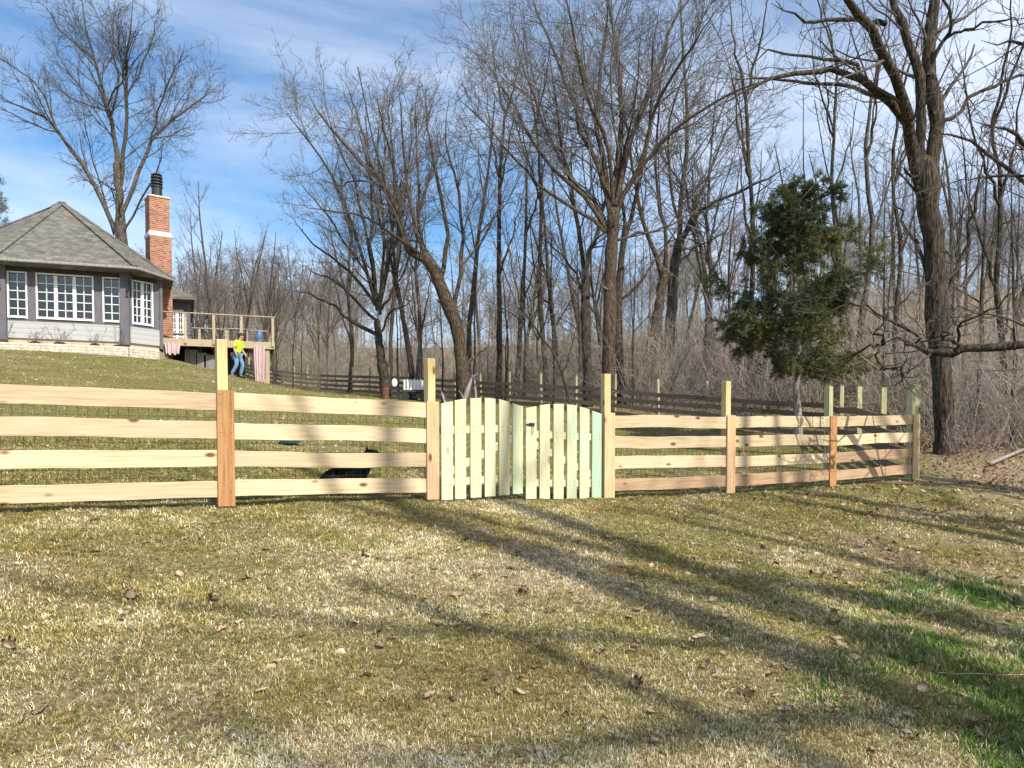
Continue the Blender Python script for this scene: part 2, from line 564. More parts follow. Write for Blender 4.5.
def bx(bm, c, s, mtx=None, bevel=0.0):
    """box centred at c with size s, optionally turned by a 3x3 matrix"""
    r = bmesh.ops.create_cube(bm, size=1.0)
    vs = r['verts']
    for v in vs:
        p = Vector((v.co.x * s[0], v.co.y * s[1], v.co.z * s[2]))
        if mtx is not None:
            p = mtx @ p
        v.co = p + Vector([float(k) for k in c])
    if bevel:
        es = list({e for v in vs for e in v.link_edges})
        bmesh.ops.bevel(bm, geom=es, offset=bevel, segments=1, affect='EDGES')
    return vs


def board(name, size, mat, parent, loc, mtx, bevel=0.004, bow=0.0):
    """a sawn board as its own mesh, local X = length; slightly bowed so that no two boards are alike"""
    bm = bmesh.new()
    vs = bmesh.ops.create_cube(bm, size=1.0)['verts']
    for v in vs:
        v.co = Vector((v.co.x * size[0], v.co.y * size[1], v.co.z * size[2]))
    long_e = [e for e in bm.edges if abs(e.verts[0].co.x - e.verts[1].co.x) > size[0] * 0.5]
    if size[0] > size[2]:
        bmesh.ops.subdivide_edges(bm, edges=long_e, cuts=7, use_grid_fill=True)
    if bevel:
        es = [e for e in bm.edges if len(e.link_faces) == 2 and e.calc_face_angle(0) > 1.0]
        bmesh.ops.bevel(bm, geom=es, offset=bevel, segments=1, affect='EDGES')
    if bow:
        ph = random.uniform(0, 6)
        for v in bm.verts:
            q = v.co.x / size[0]
            v.co.z += bow * (math.cos(q * PI) - 0.6) + 0.45 * abs(bow) * math.sin(q * 9 + ph) + .0022 * math.sin(q * 31 + ph * 3 + (2 if v.co.z > 0 else 0))
    me = bpy.data.meshes.new(name)
    bm.to_mesh(me)
    bm.free()
    o = link(name, me, mat, parent)
    m4 = mtx.to_4x4()
    m4.translation = Vector([float(k) for k in loc]) - parent_loc(parent)
    o.matrix_local = m4
    return o


def frame_x(d, up=Vector((0, 0, 1))):
    """3x3 matrix with X along d and Z near up"""
    x = Vector([float(k) for k in d]).normalized()
    y = up.cross(x).normalized()
    z = x.cross(y).normalized()
    return Matrix((x, y, z)).transposed()


def tube_bm(bm, pts, r, sides=6, cap=True):
    pts = [Vector([float(c) for c in p]) for p in pts]
    rs = r if isinstance(r, (list, tuple)) else [r] * len(pts)
    rings = []
    for i, p in enumerate(pts):
        t = (pts[min(i + 1, len(pts) - 1)] - pts[max(i - 1, 0)]).normalized()
        ref = Vector((0, 0, 1)) if abs(t.z) < 0.9 else Vector((1, 0, 0))
        u = t.cross(ref).normalized()
        v = t.cross(u)
        rings.append([bm.verts.new(p + (u * math.cos(a) + v * math.sin(a)) * rs[i])
                      for a in [2 * PI * k / sides for k in range(sides)]])
    for a, b in zip(rings, rings[1:]):
        for k in range(sides):
            bm.faces.new((a[k], a[(k + 1) % sides], b[(k + 1) % sides], b[k]))
    if cap:
        bm.faces.new(rings[0][::-1])
        bm.faces.new(rings[-1])


def copy_tree(o, parent=None):
    c = o.copy()
    COL.objects.link(c)
    if parent is not None:
        c.parent = parent
    for ch in list(o.children):
        copy_tree(ch, c)
    return c


# ------------------------------------------------------------------ noise and terrain
def _hash(ix, iy, seed):
    h = (ix.astype(np.int64) * 374761393 + iy.astype(np.int64) * 668265263 + seed * 982451653) & 0xffffffff
    h = ((h ^ (h >> 13)) * 1274126177) & 0xffffffff
    return ((h ^ (h >> 16)) & 0xffff) / 65535.0


def vnoise(x, y, seed=0):
    x = np.asarray(x, float)
    y = np.asarray(y, float)
    ix, iy = np.floor(x).astype(np.int64), np.floor(y).astype(np.int64)
    fx, fy = x - ix, y - iy
    fx, fy = fx * fx * (3 - 2 * fx), fy * fy * (3 - 2 * fy)
    a, b = _hash(ix, iy, seed), _hash(ix + 1, iy, seed)
    c, d = _hash(ix, iy + 1, seed), _hash(ix + 1, iy + 1, seed)
    return (a * (1 - fx) + b * fx) * (1 - fy) + (c * (1 - fx) + d * fx) * fy


def fbm(x, y, seed=0, oct=4):
    s, a, tot = 0, 0.5, 0
    for k in range(oct):
        s = s + a * vnoise(x * 2 ** k + 17.3 * k, y * 2 ** k - 9.1 * k, seed + k)
        tot += a
        a *= 0.5
    return s / tot


# fence stakes on the photo: px, py of the foot, depth
STAKES = [(-70, 519, 5.89), (225, 508, 7.0), (433, 501, 8.3), (609, 499.6, 9.5), (729, 494.5, 10.4), (832, 487, 11.6), (914, 480, 12.6)]
FP = [at(*s) for s in STAKES]


def plane(x, y):
    return 0.14 * (-0.515 * x + 0.857 * y)


ctl = []
for x, y in [(0, 0), (-4, 0), (5, 0), (0, 3), (-3, 3.5), (3.5, 4), (5, 7), (9, 9), (12, 12), (-8, 1), (10, 0), (-10, 3), (2, 6), (-1.5, 5)]:
    ctl.append((x, y, plane(x, y)))
for p in FP[1:]:
    ctl.append(tuple(p))
ctl.append((FP[0][0], FP[0][1], 1.05))
for s in [(0, 349.5, 26.4), (140, 358, 27.9), (-160, 347, 26.0), (170, 358.5, 30.6), (215, 373, 31.3), (270, 387, 32.2),
          (330, 394, 34), (400, 400, 35)]:
    ctl.append(tuple(at(*s)))
ctl += [(9, 22, 1.78), (3.8, 28.5, 2.66), (-1.4, 35, 3.5), (-14.4, 51.3, 5.4), (7.1, 14.6, 1.15), (8.34, 19, 1.5),
        (8.7, 15.5, 1.45), (14, 14.5, 1.25), (19, 25, 4.0), (13, 31, 4.3), (-30, 60, 8), (0, 60, 6.8), (20, 60, 9.5),
        (-40, 110, 15), (0, 110, 14), (55, 110, 22), (0, 250, 31), (-180, 250, 34), (180, 250, 34), (-60, 30, 8), (60, 25, 7),
        (-90, -60, -6), (90, -60, -6), (0, -50, -6), (0, 500, 34), (-400, 500, 30), (400, 500, 30), (-400, -100, 0), (400, -100, 0),
        (-18, 32, 4.95), (-22, 38, 5.0), (-30, 28, 5.2), (-15, 30, 5.0)]
ctl = np.array(ctl, float)


def _tps(r2):
    return 0.5 * r2 * np.log(r2 + 1e-9)


_n = len(ctl)
_d = ((ctl[:, None, :2] - ctl[None, :, :2]) ** 2).sum(2)
_A = np.zeros((_n + 3, _n + 3))
_A[:_n, :_n] = _tps(_d) + np.eye(_n) * 0.3
_A[:_n, _n] = 1
_A[:_n, _n + 1:] = ctl[:, :2]
_A[_n, :_n] = 1
_A[_n + 1:, :_n] = ctl[:, :2].T
_w = np.linalg.solve(_A, np.concatenate([ctl[:, 2], np.zeros(3)]))


def gz(x, y, bumps=True):
    x = np.asarray(x, float)
    y = np.asarray(y, float)
    sh = np.broadcast(x, y).shape
    xf, yf = np.broadcast_to(x, sh).ravel(), np.broadcast_to(y, sh).ravel()
    out = np.empty(len(xf))
    for s in range(0, len(xf), 20000):
        e = slice(s, s + 20000)
        r2 = (xf[e, None] - ctl[None, :, 0]) ** 2 + (yf[e, None] - ctl[None, :, 1]) ** 2
        out[e] = _tps(r2) @ _w[:_n] + _w[_n] + _w[_n + 1] * xf[e] + _w[_n + 2] * yf[e]
    if bumps:
        out += 0.05 * (fbm(xf * 0.9, yf * 0.9, 5, 3) - 0.5) + 0.03 * (fbm(xf * 3.1, yf * 3.1, 6, 2) - 0.5)
    return out.reshape(sh)


def g1(x, y):
    return float(gz(np.array([x]), np.array([y]))[0])


def hit(px, py):
    """ground point under a photo pixel"""
    Y = np.linspace(1.5, 60, 2400)
    P = np.array([at(px, py, yy) for yy in Y])
    h = P[:, 2] - gz(P[:, 0], P[:, 1])
    k = int(np.argmax(h < 0))
    return P[k]


def line_side(x, y):
    """>0 outside the far fence and the side fence (woods), <0 in the yard"""
    far = (x - 9) * 0.782 + (y - 22) * 0.623
    side = (x - 6.58) * 0.969 - (y - 12.6) * 0.246
    return np.maximum(far, np.where(y < 23, side, -99))


def woods_mask(x, y):
    m = line_side(x, y) + 1.6 * (fbm(x * 0.5, y * 0.5, 31, 3) - 0.5)
    lim = 11.2 + 0.0 * x + 1.4 * (fbm(x * 0.8, y * 0.8, 33, 3) - 0.5)
    right = np.clip((m - 0.6) / 0.9, 0, 1)
    return right * np.clip((y - lim - (x - 8.5) * -0.05) / 1.2, 0, 1)


PATCH = [hit(985, 640), hit(930, 705), hit(1000, 725), hit(995, 603), hit(1060, 690)]


def green_mask(x, y):
    g = fbm(x * 0.55, y * 0.75, 41, 4)
    g = np.clip((g - 0.38) * 3.6, 0, 1)
    g2 = np.clip((fbm(x * 3.0, y * 3.0, 44, 3) - 0.40) * 4.0, 0, 1)
    g = 0.62 * g + 0.38 * g2
    d = np.sqrt(x * x + y * y)
    g = g * np.clip(0.55 + (d - 3.0) * 0.17 + 0.05 * x, 0.30, 1.15)
    back = np.clip((y - (8.6 + 0.6 * x)) / 3.0, 0, 1)       # the yard behind the fence is greener
    return np.clip(g * .97 + 0.62 * back * (0.7 + 0.6 * g2), 0, 1)


def lush_mask(x, y):
    s = np.zeros_like(x)
    for p, r in zip(PATCH, (0.62, 0.5, 0.6, 0.6, 0.8)):
        s = np.maximum(s, np.clip(1.5 - np.sqrt((x - p[0]) ** 2 + (y - p[1]) ** 2) / r, 0, 1))
    s = np.clip(s * 1.7, 0, 1)
    return s * np.clip((fbm(x * 2.8, y * 2.8, 52, 4) - 0.34) * 5, 0, 1)


def axis_pts(spec):
    out = [spec[0][0]]
    for a, b, st in spec:
        n = max(1, int(round((b - a) / st)))
        out += list(np.linspace(a, b, n + 1)[1:])
    return np.array(out)


gx = axis_pts([(-600, -60, 30), (-60, -16, 2), (-16, -6, 0.5), (-6, 8, 0.12), (8, 16, 0.4), (16, 60, 2), (60, 600, 30)])
gy = axis_pts([(-150, -20, 10), (-20, 0, 1), (0, 10, 0.12), (10, 15, 0.25), (15, 40, 0.6), (40, 120, 3), (120, 700, 20)])
GX, GY = np.meshgrid(gx, gy)
GZ = gz(GX, GY)
nxg, nyg = len(gx), len(gy)
idx = np.arange(nxg * nyg).reshape(nyg, nxg)
quads = np.stack([idx[:-1, :-1], idx[:-1, 1:], idx[1:, 1:], idx[1:, :-1]], -1).reshape(-1, 4)
gr, wd, lu = green_mask(GX, GY), woods_mask(GX, GY), lush_mask(GX, GY)
gcol = np.stack([gr, wd, lu], -1).reshape(-1, 3)
gme = mesh_np('ground', np.stack([GX, GY, GZ], -1).reshape(-1, 3), quads, col=gcol)


def ground_mat():
    m, t, b = new_mat('lawn and woodland floor', 0.95, 0.05)
    a = t.nodes.new('ShaderNodeAttribute')
    a.attribute_name = 'Col'
    sp = t.nodes.new('ShaderNodeSeparateColor')
    t.links.new(a.outputs['Color'], sp.inputs['Color'])
    tcn = t.nodes.new('ShaderNodeTexCoord')
    n = t.nodes.new('ShaderNodeTexNoise')
    n.inputs['Scale'].default_value = 34
    n.inputs['Detail'].default_value = 7
    n.inputs['Roughness'].default_value = 0.7
    t.links.new(tcn.outputs['Object'], n.inputs['Vector'])
    straw = ramp(t, [(0.36, (0.09, 0.062, 0.036)), (0.5, (0.25, 0.19, 0.11)), (0.66, (0.46, 0.37, 0.235))])
    green = ramp(t, [(0.36, (0.055, 0.052, 0.018)), (0.5, (0.15, 0.14, 0.045)), (0.68, (0.29, 0.25, 0.10))])
    lit = ramp(t, [(0.36, (0.08, 0.055, 0.035)), (0.5, (0.26, 0.195, 0.12)), (0.66, (0.44, 0.345, 0.21))])
    lush = ramp(t, [(0.3, (0.025, 0.055, 0.012)), (0.6, (0.06, 0.13, 0.025))])
    for r in (straw, green, lit, lush):
        t.links.new(n.outputs['Fac'], r.inputs['Fac'])

    def mix(f, c1, c2):
        k = t.nodes.new('ShaderNodeMixRGB')
        t.links.new(f, k.inputs['Fac'])
        t.links.new(c1, k.inputs['Color1'])
        t.links.new(c2, k.inputs['Color2'])
        return k.outputs['Color']
    c = mix(sp.outputs['Red'], straw.outputs['Color'], green.outputs['Color'])
    c = mix(sp.outputs['Blue'], c, lush.outputs['Color'])
    c = mix(sp.outputs['Green'], c, lit.outputs['Color'])
    t.links.new(c, b.inputs['Base Color'])
    bp = t.nodes.new('ShaderNodeBump')
    bp.inputs['Strength'].default_value = 0.8
    bp.inputs['Distance'].default_value = 0.03
    t.links.new(n.outputs['Fac'], bp.inputs['Height'])
    t.links.new(bp.outputs['Normal'], b.inputs['Normal'])
    return m


tag(link('ground', gme, ground_mat()), kind='structure')


# ------------------------------------------------------------------ grass blades
def blades(N, r0, r1, seed, per):
    g = np.random.default_rng(seed)
    th = g.uniform(-0.80, 0.80, N)
    r = r0 * (r1 / r0) ** g.random(N)
    x, y = r * np.sin(th), r * np.cos(th)
    gm, lm, wm = green_mask(x, y), lush_mask(x, y), woods_mask(x, y)
    bare = fbm(x * 1.7, y * 1.7, 61, 3)
    keep = (g.random(N) > wm * 0.96) & (g.random(N) < np.clip(0.45 + (bare - 0.3) * 2.2, 0.35, 1))
    keep &= ~((x < -11.6) & (y > 26.6 + 0.33 * (x + 17.9)))
    x, y, r, gm, lm = x[keep], y[keep], r[keep], gm[keep], lm[keep]
    n = len(x)
    # gather the blades into tufts: every tuft has its own tone, its blades lean out from its middle
    tid = np.arange(n) // per
    first = tid * per
    kk = np.minimum(first, n - 1)
    spread = 0.013 * (r[kk] / 3.0) ** 0.55 * (0.6 + 1.3 * _hash(tid, tid * 0, 5))
    loose = g.random(n) < 0.22
    rad = spread * np.sqrt(g.random(n)) * np.where(loose, 3.0, 1.0)
    ta = g.uniform(0, 2 * PI, n)
    x, y, r, gm, lm = x[kk] + rad * np.cos(ta), y[kk] + rad * np.sin(ta), r[kk], gm[kk], lm[kk]
    hue = g.random(n)
    hue = np.where(loose, hue, hue[kk])
    hue2 = g.random(n)
    hue2 = np.where(loose, hue2, hue2[kk])
    lum = np.exp(g.normal(0, .20, n))[kk]
    pale = np.clip((fbm(x * 0.8 + 3, y * 1.1, 101, 4) - 0.47) * 6, 0, 1) * np.clip(1.35 - r / 7.5, 0, 1)
    moss = np.clip((fbm(x * 0.9 + 9, y * 1.2, 111, 4) - 0.50) * 7, 0, 1) * (1 - pale)
    lum = lum * (0.95 + 0.34 * pale)
    gm = gm * (1 - 0.75 * pale)
    sc = (r / 3.0) ** 0.75
    h = g.uniform(0.011, 0.029, n) * sc ** 0.40 * (0.7 + 0.6 * hue2) * (1 + 0.7 * lm)
    w = g.uniform(0.0008, 0.0018, n) * sc ** 0.9
    az = g.uniform(0, 2 * PI, n)
    cl = fbm(x * 1.3, y * 1.3, 71, 2) * 9
    az = np.where(g.random(n) < 0.22, cl + g.normal(0, 0.5, n), ta + g.normal(0, .6, n))
    tilt = np.radians(np.clip(g.normal(26, 12, n) + 34 * np.clip(rad / spread, 0, 1.3) - 16 * lm, 4, 86))
    z = gz(x, y)
    P = np.stack([x, y, z], -1)
    d = np.stack([np.cos(az) * np.sin(tilt), np.sin(az) * np.sin(tilt), np.cos(tilt)], -1)
    s = np.stack([-np.sin(az + g.normal(0, .7, n)), np.cos(az), 0.3 * g.normal(0, 1, n)], -1)
    s /= np.linalg.norm(s, axis=1)[:, None]
    mid = P + d * (h * 0.55)[:, None] + np.array([0, 0, 1.0]) * (h * 0.12)[:, None]
    tip = P + d * h[:, None] - np.array([0, 0, 1.0]) * (h * 0.05)[:, None]
    V = np.stack([P - s * w[:, None] - [0, 0, 0.004], P + s * w[:, None] - [0, 0, 0.004],
                  mid + s * (w * 0.8)[:, None], mid - s * (w * 0.8)[:, None], tip], 1).reshape(-1, 3)
    b = np.arange(n)[:, None] * 5
    q = b + np.array([[0, 1, 2, 3]])
    t3 = b + np.array([[3, 2, 4]])
    straw = np.array([[0.70, 0.585, 0.375], [0.60, 0.475, 0.28], [0.76, 0.66, 0.465], [0.40, 0.28, 0.16], [0.66, 0.54, 0.305]])
    green = np.array([[0.235, 0.225, 0.068], [0.33, 0.285, 0.10], [0.15, 0.16, 0.048], [0.46, 0.375, 0.17], [0.36, 0.285, 0.09]])
    lush = np.array([[0.085, 0.18, 0.03], [0.13, 0.235, 0.048], [0.07, 0.14, 0.025], [0.22, 0.27, 0.08], [0.32, 0.31, 0.13]])
    k = g.integers(0, 5, n)
    mixed = g.random(n) < 0.25
    isg = np.where(mixed, g.random(n), hue) < np.clip(gm * 1.05 + 0.06, 0, 0.95)
    isl = np.where(mixed, g.random(n), hue2) < lm * 0.9
    k = np.where(mixed, k, np.clip((_hash(tid, tid * 0 + 3, 8) * 5).astype(int), 0, 4))
    mossy = np.array([[.27, .205, .05], [.22, .18, .05], [.34, .25, .075], [.17, .15, .045], [.40, .31, .13]])
    ism = np.where(mixed, g.random(n), hue2) < moss * .75
    c = np.where(isl[:, None], lush[k], np.where(ism[:, None], mossy[k], np.where(isg[:, None], green[k], straw[k])))
    c = np.minimum(c * 1.14 * g.uniform(0.75, 1.2, n)[:, None] * lum[:, None] * (0.72 + 0.56 * fbm(x * 4, y * 4, 81, 2))[:, None], .86)
    C = np.repeat(c, 5, 0)
    return V, q, t3, C


parts = [blades(1050000, 2.2, 12.5, 3, 10), blades(300000, 9.5, 45.0, 4, 8)]
V, Q, T, C, o_ = [], [], [], [], 0
for v, q, t3, c in parts:
    V.append(v)
    Q.append(q + o_)
    T.append(t3 + o_)
    C.append(c)
    o_ += len(v)
tag(link('lawn_grass', mesh_np('lawn_grass', np.concatenate(V), np.concatenate(Q), np.concatenate(T), False, np.concatenate(C)), M['blade']),
    'matted winter lawn grass, straw and dull green, covering the slope', 'grass', kind='stuff')


# ------------------------------------------------------------------ branch growing
def tubes(P, R, sides):
    n, k, _ = P.shape
    T_ = np.gradient(P, axis=1) if k > 2 else np.repeat(P[:, 1:] - P[:, :1], k, axis=1)
    T_ = T_ / (np.linalg.norm(T_, axis=2, keepdims=True) + 1e-9)
    mean = T_.mean(1)
    ref = np.where((np.abs(mean[:, 2]) < 0.8)[:, None], np.array([0, 0, 1.0]), np.array([1.0, 0, 0]))[:, None, :]
    u = np.cross(T_, np.broadcast_to(ref, T_.shape))
    u /= np.linalg.norm(u, axis=2, keepdims=True) + 1e-9
    v = np.cross(T_, u)
    a = np.arange(sides) * 2 * PI / sides
    ring = u[:, :, None, :] * np.cos(a)[None, None, :, None] + v[:, :, None, :] * np.sin(a)[None, None, :, None]
    V = (P[:, :, None, :] + ring * R[:, :, None, None]).reshape(-1, 3)
    base = (np.arange(n) * k * sides)[:, None, None] + (np.arange(k - 1) * sides)[None, :, None]
    s0 = np.arange(sides)[None, None, :]
    s1 = (np.arange(sides)[None, None, :] + 1) % sides
    q = np.stack([base + s0, base + s1, base + sides + s1, base + sides + s0], -1).reshape(-1, 4)
    return V, q


def grow(P, R, L, g, n, t0, t1, ang, angv, lr, rr, k, wig, trop, rmin, taper=0.35, lmin=0.0, flat=0.0):
    """children of every branch in (P, R, L); n: number (array or int) per parent"""
    m, kp, _ = P.shape
    n = np.broadcast_to(np.asarray(n), (m,))
    pi = np.repeat(np.arange(m), n)
    tot = len(pi)
    t = t0 + (t1 - t0) * g.random(tot) ** 0.85
    f = t * (kp - 1)
    i0 = np.minimum(f.astype(int), kp - 2)
    fr = (f - i0)[:, None]
    a, b = P[pi, i0], P[pi, i0 + 1]
    pos = a * (1 - fr) + b * fr
    tan = b - a
    tan /= np.linalg.norm(tan, axis=1, keepdims=True) + 1e-9
    rad = R[pi, i0] * (1 - fr[:, 0]) + R[pi, i0 + 1] * fr[:, 0]
    rnd = g.normal(0, 1, (tot, 3))
    rnd[:, 2] *= (1 - flat)
    perp = rnd - tan * (rnd * tan).sum(1, keepdims=True)
    perp /= np.linalg.norm(perp, axis=1, keepdims=True) + 1e-9
    an = np.radians(np.clip(g.normal(ang, angv, tot), 8, 110))[:, None]
    d = tan * np.cos(an) + perp * np.sin(an)
    ln = np.maximum(L[pi] * lr * (1 - 0.5 * t) * g.uniform(0.6, 1.35, tot), lmin)
    r0 = np.maximum(rad * rr * g.uniform(0.7, 1.1, tot), rmin)
    r0 = np.minimum(r0, np.maximum(rad * 0.9, rmin))
    out = np.empty((tot, k, 3))
    out[:, 0] = pos
    st = (ln / (k - 1))[:, None]
    for j in range(1, k):
        d = d + g.normal(0, wig, (tot, 3)) + np.array([0, 0, trop])
        d /= np.linalg.norm(d, axis=1, keepdims=True)
        out[:, j] = out[:, j - 1] + d * st
    tt = np.linspace(0, 1, k)[None, :]
    RR = np.maximum(r0[:, None] * (1 - (1 - taper) * tt), rmin * 0.6)
    return out, RR, ln


class Geo:
    def __init__(self):
        self.V, self.Q, self.n = [], [], 0

    def add(self, P, R, sides):
        v, q = tubes(P, R, sides)
        self.V.append(v)
        self.Q.append(q + self.n)
        self.n += len(v)

    def mesh(self, name, origin=(0, 0, 0)):
        return mesh_np(name, np.concatenate(self.V) - np.asarray(origin), np.concatenate(self.Q))


def resample(pts, k):
    pts = np.asarray(pts, float)
    # Catmull-Rom through the points, then k samples
    p = np.concatenate([[2 * pts[0] - pts[1]], pts, [2 * pts[-1] - pts[-2]]])
    out = []
    for s in np.linspace(0, len(pts) - 1, k):
        i = min(int(s), len(pts) - 2)
        f = s - i
        a, b, c, d = p[i], p[i + 1], p[i + 2], p[i + 3]
        out.append(0.5 * ((2 * b) + (c - a) * f + (2 * a - 5 * b + 4 * c - d) * f * f + (3 * b - a - 3 * c + d) * f ** 3))
    return np.array(out)


def plen(P):
    return float(np.linalg.norm(np.diff(P, axis=0), axis=1).sum())


def trunk_mesh(geo, P, R, g, sides=11, flare=1.0):
    """trunk tube with uneven girth and a flared foot"""
    k = len(P)
    Rr = np.array(R) * (1 + 0.07 * g.normal(0, 1, k))
    if flare:
        Rr[0] *= 1.4
        Rr[1] *= 1.1
    d = P[-1] - P[-2]
    d = d / (np.linalg.norm(d) + 1e-9)
    P = np.concatenate([P, [P[-1] + d * Rr[-1] * .7, P[-1] + d * Rr[-1] * 1.1]])
    Rr = np.concatenate([Rr, [Rr[-1] * .7, Rr[-1] * .05]])
    geo.add(P[None], Rr[None], sides)


def hero(name, label, traced_trunk, limbs, Y, seed, bark, twig, r0, r1, dens=1.0, group=None, fine=0.0062, cat='tree',
         depth_jit=1.0, trunk_children=4, girth=1.0, rr1=.42):
    """tree whose trunk and limbs follow the photo; traced points are (px, py, dY), the rest is grown"""
    g = np.random.default_rng(seed)
    tp = [np.array(at(p[0], p[1], Y + (p[2] if len(p) > 2 else 0))) for p in traced_trunk]
    foot = tp[0].copy()
    foot[2] = g1(foot[0], foot[1]) - 0.1
    if tp[0][2] - foot[2] > 0.15:
        tp = [foot] + tp
    else:
        tp[0] = foot
    T_ = resample(tp, 14)
    T_[1:-1] += g.normal(0, 0.02, T_[1:-1].shape)
    root = empty(name, foot + np.array([0, 0, 0.1]))
    tag(root, label, cat, group)
    tg = Geo()
    Rt = np.linspace(r0, r1, 14)
    trunk_mesh(tg, T_, Rt, g)
    LP, LR, LL = [], [], []
    for i, (pts, ra, rb) in enumerate(limbs):
        drift = g.uniform(-1, 1) * depth_jit
        q = []
        for j, p in enumerate(pts):
            dy = p[2] if len(p) > 2 else drift * (j ** 1.25) * 0.55
            q.append(np.array(at(p[0], p[1], Y + dy)))
        P = resample(q, 12)
        P[1:] += g.normal(0, 0.035, P[1:].shape)
        R = girth * np.linspace(ra, rb, 12) * (1 + 0.04 * g.normal(0, 1, 12))
        R[-3:] *= np.array([.85, .6, .25])
        tg.add(P[None], R[None], 8)
        LP.append(P)
        LR.append(R)
        LL.append(plen(P))
    link('trunk', tg.mesh('trunk', root.location), bark, root)
    cg = Geo()
    LP, LR, LL = np.array(LP), np.array(LR), np.array(LL)
    n1 = np.maximum((LL * 1.75 * dens).astype(int), 4)
    b = grow(LP, LR, LL, g, n1, 0.12, 0.98, 38, 12, 0.42, rr1, 7, 0.13, 0.05, 0.010)
    cg.add(b[0], b[1], 5)
    if trunk_children:
        e = grow(T_[None], Rt[None], np.array([plen(T_) * 0.5]), g, trunk_children, 0.45, 0.98, 60, 14, 0.5, 0.22, 7, 0.15, 0.06, 0.012)
        cg.add(e[0], e[1], 5)
        b = tuple(np.concatenate([x, y]) for x, y in zip(b, e))
    c = grow(*b, g, np.maximum((b[2] * 2.7 * dens).astype(int), 3), 0.1, 1.0, 40, 14, 0.48, 0.55, 5, 0.17, 0.06, fine * 1.6)
    cg.add(c[0], c[1], 4)
    d = grow(*c, g, np.maximum((c[2] * 5.0 * dens).astype(int), 2), 0.1, 1.0, 42, 14, 0.55, 0.6, 4, 0.2, 0.05, fine, 0.5, 0.25)
    cg.add(d[0], d[1], 3)
    e = grow(*d, g, np.maximum((d[2] * 3.0 * dens).astype(int), 1), 0.15, 1.0, 44, 14, 0.6, 0.7, 3, 0.22, 0.05, fine * 0.8, 0.6, 0.16)
    cg.add(e[0], e[1], 3)
    link('crown', cg.mesh('crown', root.location), twig, root)
    return root


def proto(name, seed, H, r0, bark, twig, kind='tall', dens=1.0, fine=0.006, lean=0.0):
    """a grown woodland tree standing at the origin"""
    g = np.random.default_rng(seed)
    k = 13
    d = np.array([lean, 0, 1.0])
    P = [np.array([0, 0, -0.15])]
    for j in range(1, k):
        d = d + g.normal(0, 0.055, 3) * np.array([1, 1, 0.3]) + np.array([-lean * 0.06, 0, 0.05])
        d /= np.linalg.norm(d)
        P.append(P[-1] + d * H / (k - 1))
    P = np.array(P)
    R = r0 * (1 - 0.86 * np.linspace(0, 1, k) ** 1.1)
    root = empty(name, (0, 0, 0))
    tg = Geo()
    trunk_mesh(tg, P, R, g, 9)
    LP, LR, LL = [P], [R], [H]
    if kind in ('forked', 'spreading'):
        nf = 2 if kind == 'forked' else 5
        f0 = 0.28 if kind == 'forked' else 0.2
        lb = grow(P[None], R[None], np.array([H]), g, nf, f0, f0 + 0.22, 26 if kind == 'forked' else 42, 6, 0.72, 0.75, k, 0.06, 0.05, 0.05, 0.2)
        tg.add(lb[0], lb[1], 8)
        for i in range(nf):
            LP.append(lb[0][i])
            LR.append(lb[1][i])
            LL.append(lb[2][i])
    link('trunk', tg.mesh('trunk'), bark, root)
    LP, LR, LL = np.array(LP), np.array(LR), np.array(LL)
    cg = Geo()
    t0 = 0.34 if kind == 'tall' else 0.25
    b = grow(LP, LR, LL, g, np.maximum((LL * 0.85 * dens).astype(int), 4), t0, 0.97, 46, 12, 0.33, 0.5, 7, 0.13, 0.07, 0.012)
    cg.add(b[0], b[1], 5)
    c = grow(*b, g, np.maximum((b[2] * 2.5 * dens).astype(int), 3), 0.12, 1.0, 42, 14, 0.48, 0.55, 5, 0.17, 0.06, fine * 1.6)
    cg.add(c[0], c[1], 3)
    d = grow(*c, g, np.maximum((c[2] * 4.2 * dens).astype(int), 2), 0.1, 1.0, 42, 14, 0.55, 0.6, 3, 0.2, 0.05, fine, 0.5, 0.25)
    cg.add(d[0], d[1], 3)
    e = grow(*d, g, np.maximum((d[2] * 3.4 * dens).astype(int), 1), 0.15, 1.0, 44, 14, 0.6, 0.7, 3, 0.22, 0.05, fine * 0.8, 0.6, 0.16)
    cg.add(e[0], e[1], 3)
    link('crown', cg.mesh('crown'), twig, root)
    return root


# ------------------------------------------------------------------ traced trees
hero('bare_tree', 'tall bare spreading tree behind the house roof and beside the brick chimney',
     [(125, 268), (122, 240), (120, 215), (119, 190), (117, 165)],
     [([(118, 172), (115, 140), (109, 112), (103, 90), (95, 60), (86, 25), (78, -20)], .17, .05),
      ([(121, 185), (124, 150), (127, 110), (126, 75), (129, 40), (133, -10)], .15, .04),
      ([(116, 232), (100, 195), (80, 160), (65, 140), (50, 122), (35, 112), (15, 105), (-10, 92)], .16, .04),
      ([(56, 128), (47, 100), (32, 80), (12, 66), (-10, 50)], .07, .03),
      ([(123, 212), (135, 180), (148, 150), (156, 135), (170, 122), (190, 108), (206, 95), (224, 80)], .14, .03),
      ([(150, 146), (157, 115), (165, 90), (178, 65), (186, 42)], .07, .02),
      ([(108, 106), (114, 90), (124, 78), (127, 50), (140, 20)], .06, .03),
      ([(121, 236), (134, 214), (143, 198), (152, 180), (160, 160), (164, 138)], .08, .03),
      ([(114, 235), (105, 200), (96, 170), (88, 140), (80, 105)], .07, .03),
      ([(117, 165), (112, 120), (118, 80), (112, 40), (116, -10)], .10, .03),
      ([(95, 62), (78, 45), (60, 30), (45, 5)], .06, .02),
      ([(126, 100), (140, 70), (152, 40), (160, 5)], .07, .02)],
     42, 101, M['bark_grey'], M['twig'], .30, .20, 1.05, girth=.8)

